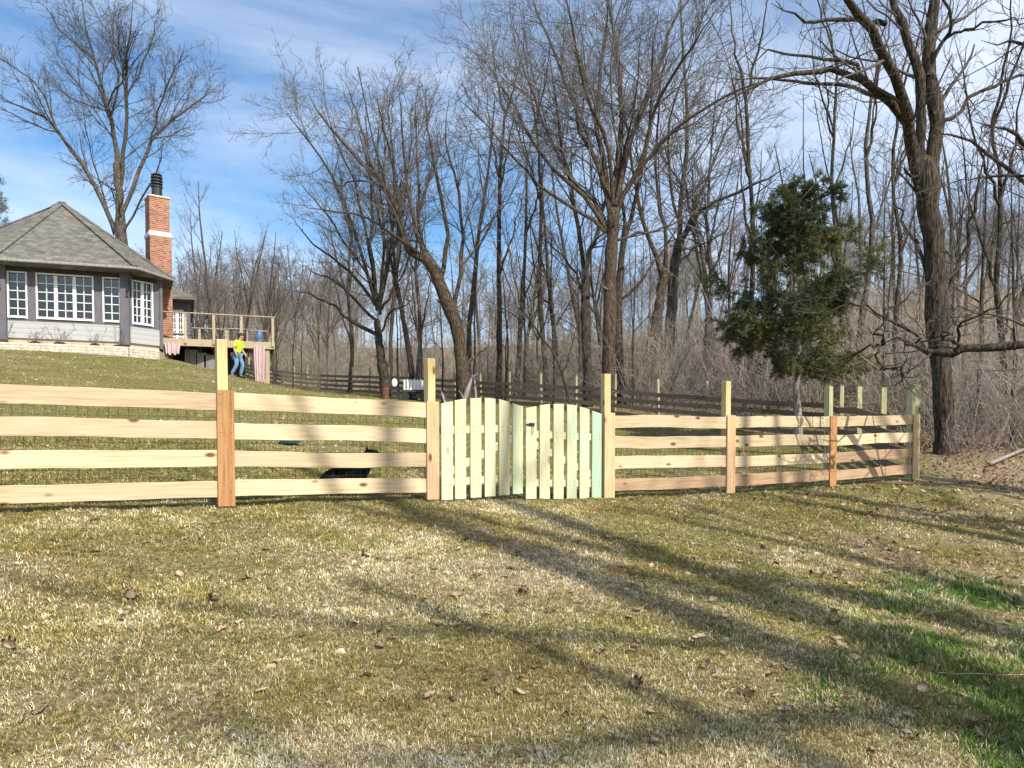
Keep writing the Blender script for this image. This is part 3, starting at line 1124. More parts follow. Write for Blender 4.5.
hero('bare_tree', 'big bare tree with a straight thick trunk fanning out just right of the gate',
     [(608, 400), (609, 330), (610, 270), (613, 235), (614, 214)],
     [([(613, 226), (605, 175), (598, 122), (600, 70), (607, 20), (603, -50)], .16, .04),
      ([(612, 220), (600, 168), (584, 140), (572, 95), (556, 55), (538, 15), (522, -25)], .15, .03),
      ([(614, 216), (618, 160), (622, 110), (619, 60), (610, 10), (606, -40)], .17, .04),
      ([(617, 212), (630, 187), (650, 157), (668, 137), (690, 118), (720, 100), (755, 82), (792, 74)], .13, .03),
      ([(616, 206), (630, 142), (645, 100), (660, 60), (670, 28), (692, -5), (704, -40)], .14, .03),
      ([(607, 230), (586, 197), (560, 175), (532, 140), (512, 100), (492, 70), (468, 45)], .12, .02),
      ([(605, 232), (580, 212), (546, 192), (520, 165), (498, 140), (474, 112), (448, 96)], .11, .02),
      ([(609, 234), (596, 202), (572, 180), (548, 135), (532, 88), (516, 45), (506, -10)], .12, .03),
      ([(613, 205), (609, 150), (588, 100), (578, 50), (566, 0), (560, -40)], .11, .03),
      ([(616, 205), (640, 165), (655, 110), (676, 70), (700, 35), (722, 0)], .11, .02),
      ([(618, 240), (645, 232), (668, 226), (690, 214), (710, 205)], .07, .02)],
     30, 202, M['bark_warm'], M['twig_grey'], .27, .24, .86, girth=.8)

hero('bare_tree', 'leaning bare tree with rough brown bark behind the left gate post',
     [(466, 400), (463, 375), (458, 331), (446, 302), (436, 273), (426, 258)],
     [([(428, 262), (404, 242), (397, 207), (384, 188), (372, 170), (349, 149), (322, 115), (309, 92)], .20, .03),
      ([(424, 256), (404, 242), (384, 229), (359, 215), (324, 211), (300, 205)], .10, .02),
      ([(430, 265), (421, 244), (412, 224), (406, 180), (402, 130), (398, 85)], .12, .03),
      ([(440, 282), (447, 240), (441, 190), (430, 140), (424, 90)], .13, .03),
      ([(452, 318), (462, 270), (461, 230), (457, 180), (446, 145), (450, 90)], .12, .03),
      ([(384, 188), (362, 180), (340, 186), (318, 178)], .06, .02),
      ([(397, 207), (392, 165), (382, 125), (376, 90)], .08, .02),
      ([(372, 170), (362, 130), (352, 100), (345, 80)], .06, .02),
      ([(436, 273), (420, 230), (418, 180), (415, 120), (420, 75)], .09, .02),
      ([(462, 372), (472, 358), (486, 348)], .10, .06)],
     33, 303, M['bark_warm'], M['twig_grey'], .36, .24, 0.85, girth=.85)

hero('bare_tree', 'low-branching wide bare tree with dark trunk right of the deck',
     [(387, 398), (384, 375), (380, 350), (377, 322)],
     [([(376, 334), (353, 322), (331, 304), (306, 293), (284, 290)], .11, .02),
      ([(376, 320), (359, 304), (338, 284), (318, 274), (296, 262)], .10, .02),
      ([(375, 305), (370, 297), (346, 269), (328, 255), (306, 235), (288, 212)], .11, .02),
      ([(378, 310), (387, 266), (391, 240), (396, 190), (389, 120), (392, 85)], .13, .02),
      ([(376, 300), (374, 284), (367, 240), (356, 190), (336, 140), (318, 98)], .12, .02),
      ([(382, 332), (390, 312), (404, 306), (414, 296)], .07, .02),
      ([(381, 310), (391, 292), (405, 268), (412, 238), (424, 200)], .09, .02),
      ([(377, 310), (372, 230), (369, 165), (365, 95)], .11, .02),
      ([(376, 305), (352, 225), (326, 165), (300, 130), (285, 110)], .10, .02),
      ([(380, 315), (384, 240), (378, 170), (380, 105)], .10, .02),
      ([(379, 300), (398, 230), (408, 170), (412, 100)], .09, .02),
      ([(374, 285), (345, 240), (318, 205), (295, 180)], .07, .02)],
     36, 404, M['bark_dark'], M['twig_grey'], .31, .14, 0.95, girth=.85)

hero('bare_tree', 'forked bare tree leaning left just left of its twin, right of the gate',
     [(643, 405), (654, 335), (660, 299), (664, 272)],
     [([(663, 280), (646, 234), (638, 200), (630, 150), (618, 90), (612, 40)], .11, .02),
      ([(664, 276), (667, 236), (660, 205), (655, 150), (660, 90), (652, 40)], .10, .02),
      ([(662, 290), (680, 262), (700, 245), (722, 236)], .07, .02)],
     34, 505, M['bark_warm'], M['twig'], .30, .18, 0.85)
hero('bare_tree', 'bare tree with a pale limb bending right, between gate and cedar',
     [(669, 405), (671, 317), (675, 262), (680, 240)],
     [([(678, 252), (695, 216), (721, 200), (760, 182), (792, 165)], .12, .03),
      ([(679, 245), (681, 200), (687, 140), (685, 80), (680, 10), (684, -30)], .12, .03),
      ([(684, 235), (702, 190), (722, 140), (748, 100), (770, 60)], .08, .02),
      ([(680, 225), (668, 170), (672, 110), (690, 60), (700, 10)], .07, .02)],
     35, 606, M['bark_grey'], M['twig_grey'], .26, .19, 0.85)
hero('bare_tree', 'slim two-stemmed bare tree left of the cedar, splitting above the brush',
     [(705, 405), (708, 340), (709, 318)],
     [([(708, 325), (702, 252), (690, 213), (684, 170), (676, 120)], .10, .02),
      ([(709, 325), (711, 278), (707, 226), (709, 190), (713, 120), (720, 60)], .11, .02),
      ([(711, 280), (724, 240), (734, 200), (742, 150)], .06, .02)],
     33, 707, M['bark_grey'], M['twig_grey'], .22, .17, 0.85)
hero('bare_tree', 'dark forked bare tree close against the left side of the thick central trunk',
     [(589, 405), (588, 370), (586, 310), (585, 272)],
     [([(585, 280), (575, 208), (562, 150), (556, 95), (548, 50)], .10, .02),
      ([(585, 275), (591, 250), (599, 223), (612, 180), (622, 120), (630, 70)], .11, .02),
      ([(586, 300), (572, 270), (556, 250), (540, 238)], .06, .02)],
     32, 808, M['bark_dark'], M['twig'], .25, .17, 0.8)
hero('bare_tree', 'slender dark bare tree standing right behind the thick central trunk',
     [(622, 400), (618, 320), (621, 262), (626, 225)],
     [([(624, 240), (640, 180), (650, 120), (652, 60), (660, 0)], .09, .02),
      ([(625, 232), (622, 170), (634, 110), (640, 40)], .07, .02),
      ([(620, 300), (646, 275), (668, 240), (690, 205)], .06, .02)],
     31.5, 809, M['bark_dark'], M['twig'], .2, .12, 0.75)

hero('bare_tree', 'large bare tree with four heavy upright limbs, at the brush edge beyond the fence end',
     [(946, 442), (943, 400), (939, 350), (936, 300), (934, 260), (930, 215), (926, 185), (923, 165)],
     [([(929, 205), (931, 170), (936, 130), (935, 90), (931, 40), (933, 0), (936, -60)], .19, .12),
      ([(924, 190), (921, 150), (920, 110), (916, 70), (907, 35), (896, 0), (884, -45)], .12, .08),
      ([(922, 190), (915, 150), (905, 112), (895, 80), (880, 45), (862, 15), (842, -8), (815, -35)], .14, .06),
      ([(921, 186), (913, 146), (901, 114), (880, 95), (860, 78), (834, 69), (810, 74), (780, 80), (750, 88), (722, 106)], .10, .025),
      ([(882, 98), (868, 90), (845, 86), (815, 83), (790, 79), (765, 76), (735, 82)], .055, .02),
      ([(866, 82), (856, 66), (830, 60), (800, 53), (772, 55), (745, 64)], .05, .015),
      ([(931, 112), (950, 120), (968, 102), (988, 88), (1010, 78), (1040, 76), (1070, 84)], .05, .03),
      ([(928, 76), (940, 46), (950, 28), (946, -5), (950, -40)], .05, .025),
      ([(942, 42), (958, 32), (978, 25), (1006, 20), (1030, 22)], .035, .015),
      ([(886, 24), (862, 21), (830, 17), (802, 20), (772, 4)], .06, .02),
      ([(936, 300), (955, 270), (968, 235), (978, 190), (985, 150)], .06, .02),
      ([(935, 290), (918, 250), (905, 225), (894, 200)], .045, .02),
      ([(931, 215), (912, 178), (903, 165)], .05, .02)],
     15.5, 909, M['bark_dark'], M['twig'], .19, .205, 0.8, fine=0.004, depth_jit=0.5, girth=.9, rr1=.34)

hero('bare_tree', 'bare tree at far right whose low crooked limb crosses before the big trunk',
     [(1220, 520), (1215, 400), (1205, 280), (1200, 150), (1195, 20)],
     [([(1206, 300), (1110, 338), (1060, 346), (1024, 349), (977, 350), (948, 353), (925, 350), (907, 344), (881, 343)], .082, .028),
      ([(884, 344), (868, 350), (840, 356), (800, 357)], .022, .008),
      ([(905, 344), (921, 337), (886, 317), (860, 306), (822, 298), (794, 290)], .022, .007),
      ([(920, 349), (923, 337), (934, 316), (939, 298), (942, 272)], .028, .012),
      ([(958, 352), (955, 340), (944, 334), (922, 336)], .030, .018),
      ([(958, 348), (960, 331), (970, 318), (996, 303), (1020, 290)], .022, .008),
      ([(882, 343), (876, 332), (887, 316), (905, 298), (925, 282)], .024, .009),
      ([(880, 344), (879, 364), (896, 370), (913, 374)], .018, .008),
      ([(905, 345), (900, 370), (903, 396)], .010, .005),
      ([(1200, 180), (1110, 175), (1060, 160), (1031, 146), (1006, 132), (980, 122)], .06, .015),
      ([(1203, 250), (1120, 235), (1060, 208), (1000, 157), (956, 138), (932, 128)], .05, .01),
      ([(1198, 100), (1120, 90), (1060, 60), (1020, 40), (985, 45)], .05, .012),
      ([(1200, 210), (1100, 225), (1040, 190), (1000, 178), (960, 180)], .04, .01)],
     10.2, 910, M['bark_dark'], M['twig'], .26, .2, 0.6, fine=0.0028, depth_jit=0.35, trunk_children=3, rr1=.36)

slim = [
    ('straight dark bare trunk behind the left leaf of the gate', [(499, 400), (499, 330), (499, 268), (500, 180), (505, 110)], 38, .24, .07, 'bark_dark'),
    ('thin slightly kinked bare tree just right of the straight dark trunk', [(516, 398), (522, 297), (526, 230), (527, 150)], 40, .2, .06, 'bark_grey'),
    ('wavering bare tree right above the middle of the gate', [(548, 398), (540, 297), (541, 195), (536, 120)], 37, .19, .06, 'bark_warm'),
    ('young crooked tree inside the yard, leaning left behind the right gate leaf', [(569, 404), (561, 367), (538, 332), (524, 312)], 26.5, .10, .03, 'bark_dark'),
    ('slim dark bare trunk visible above the cedar, left of its top', [(752, 400), (751, 320), (753, 250), (750, 170), (745, 90)], 32, .2, .08, 'bark_dark'),
    ('crooked bare tree immediately right of the cedar', [(858, 405), (860, 340), (868, 280), (872, 225), (866, 160), (872, 90)], 28, .22, .06, 'bark_grey'),
    ('thin bare tree with arching limb above the cedar top', [(838, 405), (842, 330), (838, 260), (832, 190), (834, 130), (838, 60)], 30, .16, .05, 'bark_dark'),
    ('bare trunk seen between the cedar and the large four-limbed tree', [(898, 410), (896, 330), (900, 250), (893, 180), (897, 100)], 25, .13, .05, 'bark_dark'),
    ('bare tree with tangled vines at the right edge, behind the crooked limb', [(1000, 430), (1003, 350), (996, 280), (1001, 200), (992, 120)], 20, .14, .05, 'bark_dark'),
    ('dark slim tree left of the low-branching tree, by the deck corner', [(350, 395), (352, 340), (348, 290), (352, 230)], 45, .2, .08, 'bark_dark'),
    ('straight slim tree between the low-branching tree and the leaning tree', [(417, 395), (420, 330), (416, 270), (420, 200)], 44, .2, .07, 'bark_grey'),
]
for i, (lab, tr, Y, ra, rb, bk) in enumerate(slim):
    x, y = tr[-1]
    top = tr[-1]
    g = random.Random(40 + i)
    limbs = []
    for j in range(5):
        a = tr[max(1, len(tr) - 1 - (j // 2))]
        dx = g.choice((-1, 1)) * g.uniform(14, 40)
        s = 30 / Y
        limbs.append(([(a[0], a[1] + 8), (a[0] + dx * 0.35 * s, a[1] - 25 * s), (a[0] + dx * 0.7 * s, a[1] - 65 * s), (a[0] + dx * s, a[1] - 120 * s)],
                      rb * 0.9, rb * 0.2))
    hero('bare_tree', lab, tr, limbs, Y, 1000 + i, M[bk], M['twig_grey'] if i % 2 else M['twig'], ra * .68, rb * .8, 0.75, trunk_children=9)

# ------------------------------------------------------------------ woodland trees (grown kinds, copied)
kinds = [proto('bare_tree', 1, 17, .26, M['bark_grey'], M['twig_grey'], 'tall', 0.8),
         proto('bare_tree', 2, 16, .24, M['bark_dark'], M['twig'], 'forked', 0.62),
         proto('bare_tree', 3, 18, .27, M['bark_warm'], M['twig_grey'], 'tall', 0.8, lean=0.12),
         proto('bare_tree', 4, 14, .24, M['bark_grey'], M['twig'], 'spreading', 0.5),
         proto('bare_tree', 5, 9, .09, M['bark_dark'], M['twig'], 'tall', 1.0, fine=0.005),
         proto('bare_tree', 6, 15, .2, M['bark_dark'], M['twig_grey'], 'forked', 0.62, lean=0.1),
         proto('bare_tree', 17, 22, .58, M['bark_grey'], M['twig_grey'], 'spreading', 0.32),
         proto('bare_tree', 18, 25, .47, M['bark_grey'], M['twig_grey'], 'tall', 0.26)]
spots = []
R_ = random.Random(5)
# px, depth
for px in range(192, 345, 11):
    spots.append((px + R_.uniform(-6, 6), R_.uniform(56, 76), R_.choice((0, 3, 3, 5, 1, 4)), R_.uniform(0.58, 0.85)))
for px in range(395, 1060, 31):
    spots.append((px + R_.uniform(-7, 7), R_.uniform(42, 72), R_.choice((0, 1, 2, 3, 5)), R_.uniform(0.6, 0.9)))
for px in range(400, 1060, 14):
    spots.append((px + R_.uniform(-10, 10), R_.uniform(27, 46), 4 if R_.random() < .8 else 5, R_.uniform(0.45, 1.0)))
for px, Y in ((1010, 17), (975, 21), (1050, 19), (960, 27), (1015, 29), (880, 24), (1035, 24)):
    spots.append((px, Y, 4, R_.uniform(0.75, 1.05)))
for px, Y, k, s in ((20, 62, 3, 0.66), (62, 66, 5, 0.62), (-30, 60, 1, 0.75), (95, 70, 3, .55), (205, 66, 4, .9), (240, 62, 4, 1.0), (278, 58, 4, 1.0)):
    spots.append((px, Y, k, s))
for px in range(176, 345, 13):
    spots.append((px + R_.uniform(-6, 6), R_.uniform(50, 60), R_.choice((3, 5, 4, 4)), R_.uniform(0.5, 0.75)))
used = set()
for i, (px, Y, k, s) in enumerate(spots):
    X = (px - 512) / F * Y
    if line_side(np.array(X), np.array(Y)) < 1.2 and px > 300:
        Y += 6
        X = (px - 512) / F * Y
    if k not in used:
        o = kinds[k]
        used.add(k)
    else:
        o = copy_tree(kinds[k])
    o.location = (X, Y, g1(X, Y) - 0.05)
    o.rotation_euler = (0, 0, R_.uniform(0, 6.28))
    o.scale = (s * .82, s * .82, s * R_.uniform(0.92, 1.1))
    if px < 300 and Y > 54:
        tag(o, 'bare grey tree on the skyline beyond the house and deck', 'tree', 'bare trees beyond the house and deck')
    elif k == 4:
        tag(o, 'thin bare sapling among the brown brush beyond the far fence', 'tree', 'bare saplings in the woods')
    else:
        tag(o, 'bare woodland tree standing back among many like it beyond the far fence', 'tree', 'bare trees in the woods')

# shade trees behind the camera, whose shadows lie across the lawn
for i, (X, Y, k, s, rz, lab) in enumerate(((10.0, -6.4, 7, .92, 0.4, 'tall thick bare tree behind the viewer, nearest of all, shading the near lawn'),
                                            (11.3, -7.6, 7, 1.0, 2.3, 'tall thick bare tree behind the viewer, right of the nearest one'),
                                            (11.9, -2.6, 1, 1.2, 2.1, 'bare forked tree off to the right, shading the lawn before the gate'),
                                            (13.4, -4.4, 6, .95, 2.0, 'massive spreading bare tree off to the right behind the viewer'),
                                            (14.2, -9.0, 3, 1.3, 1.1, 'wide bare tree behind the two tall thick ones'),
                                            (17.2, -1.2, 6, .9, 4.4, 'massive bare tree farthest to the right of the viewer'))):
    src = kinds[k]
    if k not in used:
        used.add(k)
        o = src
    else:
        o = copy_tree(src)
    o.location = (X, Y, g1(X, Y) - 0.05)
    o.rotation_euler = (0, 0, rz)
    o.scale = (s, s, s)
    tag(o, lab, 'tree', 'shade trees behind the viewer')


# ------------------------------------------------------------------ undergrowth
def bush_arrays(seed, h, stems, spread, lean=.42, droop=.10):
    g = np.random.default_rng(seed)
    k = 4
    b = np.zeros((stems, 1, 3))
    b[:, 0, :2] = g.normal(0, spread * 0.35, (stems, 2))
    d = np.stack([g.normal(0, lean, stems), g.normal(0, lean, stems), np.ones(stems)], -1)
    L = h * g.uniform(0.55, 1.1, stems)
    P = np.empty((stems, k, 3))
    P[:, 0] = b[:, 0]
    for j in range(1, k):
        d = d + g.normal(0, .16, (stems, 3)) - np.array([0, 0, droop])
        d /= np.linalg.norm(d, axis=1, keepdims=True)
        P[:, j] = P[:, j - 1] + d * (L / (k - 1))[:, None]
    R = np.linspace(.013, .006, k)[None, :] * g.uniform(.6, 1.3, stems)[:, None]
    geo = Geo()
    geo.add(P, R, 3)
    c = grow(P, R, L, g, 5, .15, 1, 45, 18, .5, .7, 3, .2, .02, .005, .5)
    geo.add(c[0], c[1], 3)
    e = grow(*c, g, 3, .2, 1, 45, 18, .55, .7, 3, .22, .02, .004, .6)
    geo.add(e[0], e[1], 3)
    return np.concatenate(geo.V), np.concatenate(geo.Q)


bush_kinds = [bush_arrays(60 + i, h, n, s) for i, (h, n, s) in enumerate(((2.0, 10, 1.2), (2.8, 10, 1.5), (1.4, 12, 1.2), (3.6, 9, 1.4)))]
g = np.random.default_rng(77)
VV, QQ, BC, n_ = [], [], [], 0
BRUSH = np.array([[.25, .20, .175], [.33, .275, .21], [.215, .19, .175], [.39, .345, .26], [.27, .245, .155]])
cnt = 0
while cnt < 1360:
    px = g.uniform(200, 1120) if cnt < 1010 else g.uniform(150, 350) if cnt < 1250 else g.uniform(925, 1160)
    Y = g.uniform(14.6, 25) if cnt >= 1250 else 48 * (95 / 48) ** g.random() if cnt >= 1010 else 13.5 * (95 / 13.5) ** g.random() if px > 880 else 26 * (95 / 26) ** g.random()
    X = (px - 512) / F * Y
    if line_side(np.array(X), np.array(Y)) < 1.7:
        continue
    if px < 300 and Y < 45:
        continue
    if Y < 15 and g.random() < 0.4:
        continue
    cl_ = float(fbm(np.array([X * .17]), np.array([Y * .13]), 91, 3)[0])
    if cnt < 1010 and (cl_ < .47 or g.random() > (cl_ - .38) * 4):
        continue
    v, q = bush_kinds[g.integers(0, 4)]
    s = g.uniform(0.4, 1.3) * (0.8 if Y < 25 else 1.0) * (1.45 if Y > 60 else 1)
    a = g.uniform(0, 6.28)
    ca, sa = math.cos(a) * s, math.sin(a) * s
    z = g1(X, Y)
    VV.append(np.stack([v[:, 0] * ca - v[:, 1] * sa + X, v[:, 0] * sa + v[:, 1] * ca + Y, v[:, 2] * s + z - .05], -1))
    tint = BRUSH[int(g.choice(5, p=(.30, .24, .20, .16, .10)))] * g.uniform(.7, 1.25)
    BC.append(np.repeat((tint * np.ones((len(v) // 3, 3)) * g.uniform(.6, 1.4, (len(v) // 3, 1))), 3, 0))
    QQ.append(q + n_)
    n_ += len(v)
    cnt += 1
tag(link('undergrowth', mesh_np('undergrowth', np.concatenate(VV), np.concatenate(QQ), col=np.concatenate(BC)), M['brush']),
    'brown tangle of bare brush and briars filling the woods floor', 'brush', kind='stuff')

# distant wood: many thin crowns that read as one mass
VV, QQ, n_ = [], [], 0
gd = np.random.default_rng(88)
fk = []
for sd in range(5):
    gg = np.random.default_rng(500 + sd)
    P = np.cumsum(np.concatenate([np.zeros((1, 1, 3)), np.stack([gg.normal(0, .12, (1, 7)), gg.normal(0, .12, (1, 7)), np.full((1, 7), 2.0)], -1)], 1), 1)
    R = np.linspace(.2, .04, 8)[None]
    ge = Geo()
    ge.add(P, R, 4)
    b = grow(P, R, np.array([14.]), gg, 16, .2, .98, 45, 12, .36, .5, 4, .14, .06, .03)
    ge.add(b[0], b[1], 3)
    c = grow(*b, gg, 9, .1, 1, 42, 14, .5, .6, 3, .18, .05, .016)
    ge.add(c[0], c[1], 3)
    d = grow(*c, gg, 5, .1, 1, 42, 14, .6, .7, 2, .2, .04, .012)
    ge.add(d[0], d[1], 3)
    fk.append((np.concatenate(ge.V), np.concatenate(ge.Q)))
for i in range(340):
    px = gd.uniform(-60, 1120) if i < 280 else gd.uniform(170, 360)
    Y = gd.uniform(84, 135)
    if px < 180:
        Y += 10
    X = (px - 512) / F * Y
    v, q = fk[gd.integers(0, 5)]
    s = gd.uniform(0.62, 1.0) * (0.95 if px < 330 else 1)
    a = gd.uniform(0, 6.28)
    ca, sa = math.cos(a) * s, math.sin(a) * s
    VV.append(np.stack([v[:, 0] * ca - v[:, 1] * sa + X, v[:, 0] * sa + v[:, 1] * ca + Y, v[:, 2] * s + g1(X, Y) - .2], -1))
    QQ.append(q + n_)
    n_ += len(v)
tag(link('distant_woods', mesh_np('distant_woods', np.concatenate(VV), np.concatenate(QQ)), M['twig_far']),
    'far bare woods on the rise, reading as one grey haze of twigs', 'woods', kind='stuff')


# ------------------------------------------------------------------ cedar
def cedar(name, label, base, H, seed, width, n_sprays, lean=0.0):
    g = np.random.default_rng(seed)
    base = np.asarray(base, float)
    root = empty(name, base)
    tag(root, label, 'tree')
    k = 10
    P = np.stack([lean * np.linspace(0, 1, k) ** 1.3 * H * .06 + g.normal(0, .03, k), g.normal(0, .03, k), np.linspace(-.1, H * .97, k)], -1)
    R = np.linspace(.115, .02, k) * H / 8
    tg = Geo()
    trunk_mesh(tg, P, R, g, 9, 0.6)
    nb = 66
    t = np.sort(g.uniform(.29, .97, nb))
    f = t * (k - 1)
    i0 = np.minimum(f.astype(int), k - 2)
    pos = P[i0] * (1 - (f - i0))[:, None] + P[i0 + 1] * (f - i0)[:, None]
    az = g.uniform(0, 2 * PI, nb)
    lob = 0.5 + 0.95 * vnoise(np.cos(az) * 1.4 + 7, t * 5.5 + np.sin(az) * 1.4, seed)
    prof = np.interp(t, [.25, .34, .48, .62, .75, .86, 1.0], [.62, .96, 1.05, .92, .66, .48, .10])
    ln = width * prof * lob * g.uniform(.72, 1.1, nb)
    up = np.interp(t, [.27, .6, 1.0], [.05, .32, 1.0])
    d = np.stack([np.cos(az), np.sin(az), up], -1)
    d /= np.linalg.norm(d, axis=1, keepdims=True)
    kb = 6
    B = np.empty((nb, kb, 3))
    B[:, 0] = pos
    for j in range(1, kb):
        d = d + g.normal(0, .09, (nb, 3)) + np.array([0, 0, .03])
        d /= np.linalg.norm(d, axis=1, keepdims=True)
        B[:, j] = B[:, j - 1] + d * (ln / (kb - 1))[:, None]
    BR = np.linspace(.03, .008, kb)[None] * np.ones((nb, 1))
    tg.add(B, BR, 5)
    link('trunk', tg.mesh('trunk'), M['bark_pale'], root)
    # foliage: drooping sprays of scale-leaf slivers
    c = grow(B, BR, ln, g, np.maximum((ln * 15).astype(int), 8), .16, 1.0, 52, 16, .34, .6, 4, .16, -.05, .005, .5, .22)
    e = grow(*c, g, 5, .15, 1.0, 46, 16, .55, .6, 3, .2, -.07, .004, .5, .12)
    S = np.concatenate([c[0][:, [1, 2, 3]], e[0]])
    ns = len(S)
    pick = g.integers(0, ns, n_sprays)
    u = g.random(n_sprays)[:, None]
    seg = S[pick]
    pp = np.where(u < .5, seg[:, 0] * (1 - 2 * u) + seg[:, 1] * 2 * u, seg[:, 1] * (2 - 2 * u) + seg[:, 2] * (2 * u - 1))
    pp = pp + g.normal(0, .022, pp.shape)
    dd = seg[:, 2] - seg[:, 0]
    dd = dd / (np.linalg.norm(dd, axis=1, keepdims=True) + 1e-9) + g.normal(0, .38, pp.shape)
    dd /= np.linalg.norm(dd, axis=1, keepdims=True)
    sd = np.cross(dd, g.normal(0, 1, pp.shape))
    sd /= np.linalg.norm(sd, axis=1, keepdims=True) + 1e-9
    l = g.uniform(.04, .10, n_sprays)[:, None]
    w = g.uniform(.004, .009, n_sprays)[:, None]
    V_ = np.stack([pp - sd * w * .6, pp + sd * w * .6, pp + dd * l * .6 + sd * w, pp + dd * l, pp + dd * l * .6 - sd * w], 1).reshape(-1, 3)
    bi = np.arange(n_sprays)[:, None] * 5
    pal = np.array([[.058, .074, .033], [.086, .100, .040], [.122, .126, .048], [.165, .154, .062], [.205, .178, .080]])
    tone = fbm(pp[:, 0] * 0.7 + pp[:, 1] * .6, pp[:, 2] * 0.8, seed + 9, 3)
    ki = np.clip((tone * 6 + g.normal(0, .9, n_sprays) - 1).astype(int), 0, 4)
    colr = pal[ki] * g.uniform(.75, 1.25, n_sprays)[:, None]
    me = mesh_np('crown', V_, None, np.concatenate([bi + np.array([[0, 1, 2]]), bi + np.array([[0, 2, 4]]), bi + np.array([[4, 2, 3]])]),
                 False, np.repeat(colr, 5, 0))
    link('crown', me, M['needles'], root)
    return root


bx_, by_ = (797 - 512) / F * 21.0, 21.0
cedar('cedar_tree', 'dark olive evergreen cedar with pale trunk just behind the far fence corner', (bx_, by_, g1(bx_, by_)), 7.2, 21, 2.25, 215000, -0.3)
cx_, cy_ = (-7 - 512) / F * 46, 46
cedar('cedar_tree', 'dark evergreen cedar peeking past the left slope of the house roof', (cx_, cy_, g1(cx_, cy_)), 11.6, 23, 2.9, 70000)


# ------------------------------------------------------------------ front fence
FN = Vector((0.515, -0.857, 0)).normalized()       # towards the camera


def wire_part(root, a, b, h, z0=0.05, step=0.075, vstep=0.075, th=0.0018, back=0.05):
    """welded wire panel from stake a to stake b, behind the rails"""
    a, b = np.asarray(a), np.asarray(b)
    off = -np.array(FN) * back
    n = int(np.linalg.norm((b - a)[:2]) / step)
    P, R = [], []
    for i in range(n + 1):
        p = a + (b - a) * i / n + off
        P.append([p + [0, 0, z0], p + [0, 0, h * 0.5], p + [0, 0, h]])
    V1 = Geo()
    V1.add(np.array(P), np.full((len(P), 3), th), 3)
    P = []
    m = int((h - z0) / vstep)
    for j in range(m + 1):
        z = z0 + (h - z0) * j / m
        P.append([a + off + [0, 0, z], (a + b) / 2 + off + [0, 0, z], b + off + [0, 0, z]])
    V1.add(np.array(P), np.full((len(P), 3), th), 3)
    o = link('wire_mesh', V1.mesh('wire_mesh', root.location), M['wire'], root)
    return o


def heads(bm, spots, y, r=.0045):
    """screw heads standing a hair proud of a board's face, second material slot"""
    for x, z in spots:
        f0 = set(bm.faces)
        c = [bm.verts.new((x + r * math.cos(a), y + math.copysign(.0015, y), z + r * math.sin(a))) for a in [2 * PI * k / 7 for k in range(7)]]
        d = [bm.verts.new((v.co.x, y - math.copysign(.002, y), v.co.z)) for v in c]
        fs = [bm.faces.new(c), bm.faces.new(d[::-1])]
        for k in range(7):
            fs.append(bm.faces.new((c[k], d[k], d[(k + 1) % 7], c[(k + 1) % 7])))
        for f in fs:
            f.material_index = 1


def fence_run(root, stakes, covers, rails_mats, posts_mat, rail_z=(0.175, 0.445, 0.712, 0.975), rail_h=0.153, post_h=1.53, cover_h=1.055, cover_w=0.15,
              end_cap=(True, True)):
    n = len(stakes)
    for i, s in enumerate(stakes):
        s = np.asarray(s)
        d = stakes[min(i + 1, n - 1)] - stakes[max(i - 1, 0)]
        d = np.array([d[0], d[1], 0])
        X = frame_x(d)
        back = s - np.array(FN) * 0.072
        pm = Matrix((Vector((0, 0, 1)), X.col[1], -X.col[0])).transposed()   # local X up
        hh = post_h + random.uniform(-0.02, 0.02) + (0.03 if i == 0 else 0)
        lean = Matrix.Rotation(math.radians(random.uniform(-0.7, 0.7)), 3, 'Y')
        bmx = bmesh.new()
        bx(bmx, (0, 0, hh / 2 - 0.1), (0.092, 0.092, hh + 0.2), None, 0.004)
        me = bpy.data.meshes.new('post')
        bmx.to_mesh(me)
        bmx.free()
        o = link('post', me, posts_mat[i], root)
        m4 = (X @ lean).to_4x4()
        m4.translation = Vector(back) - root.location
        o.matrix_local = m4
        cm = covers[i]
        if cm:
            bmx = bmesh.new()
            bx(bmx, (0, 0, cover_h / 2), (cover_w, 0.024, cover_h), None, 0.003)
            heads(bmx, [(sx * .045 + random.uniform(-.008, .008), z + dz) for z in rail_z for dz in (-.04, .04) for sx in (-1, 1)],
                  (1 if Vector(X.col[1]).dot(FN) > 0 else -1) * .0125)
            me = bpy.data.meshes.new('cover_board')
            bmx.to_mesh(me)
            bmx.free()
            o = link('cover_board', me, cm, root)
            me.materials.append(M['iron'])
            m4 = X.to_4x4()
            m4.translation = Vector(s + np.array(FN) * 0.0155 + np.array([0, 0, 0.015])) + X.col[0] * (0.012 if i % 2 else -0.008) - root.location
            o.matrix_local = m4
    for i in range(n - 1):
        a, b = np.asarray(stakes[i]), np.asarray(stakes[i + 1])
        for j, z in enumerate(rail_z):
            za, zb = z + random.uniform(-.012, .012), z + random.uniform(-.012, .012)
            p, q = a + [0, 0, za], b + [0, 0, zb]
            d = q - p
            L = np.linalg.norm(d)
            board('rail', (L - 0.004, 0.026, rail_h + random.uniform(-.007, .007)), rails_mats[i][j], root, (p + q) / 2 - np.array(FN) * 0.011, frame_x(d),
                  0.003, random.uniform(-.010, .012))
        wire_part(root, a, b, 0.98)


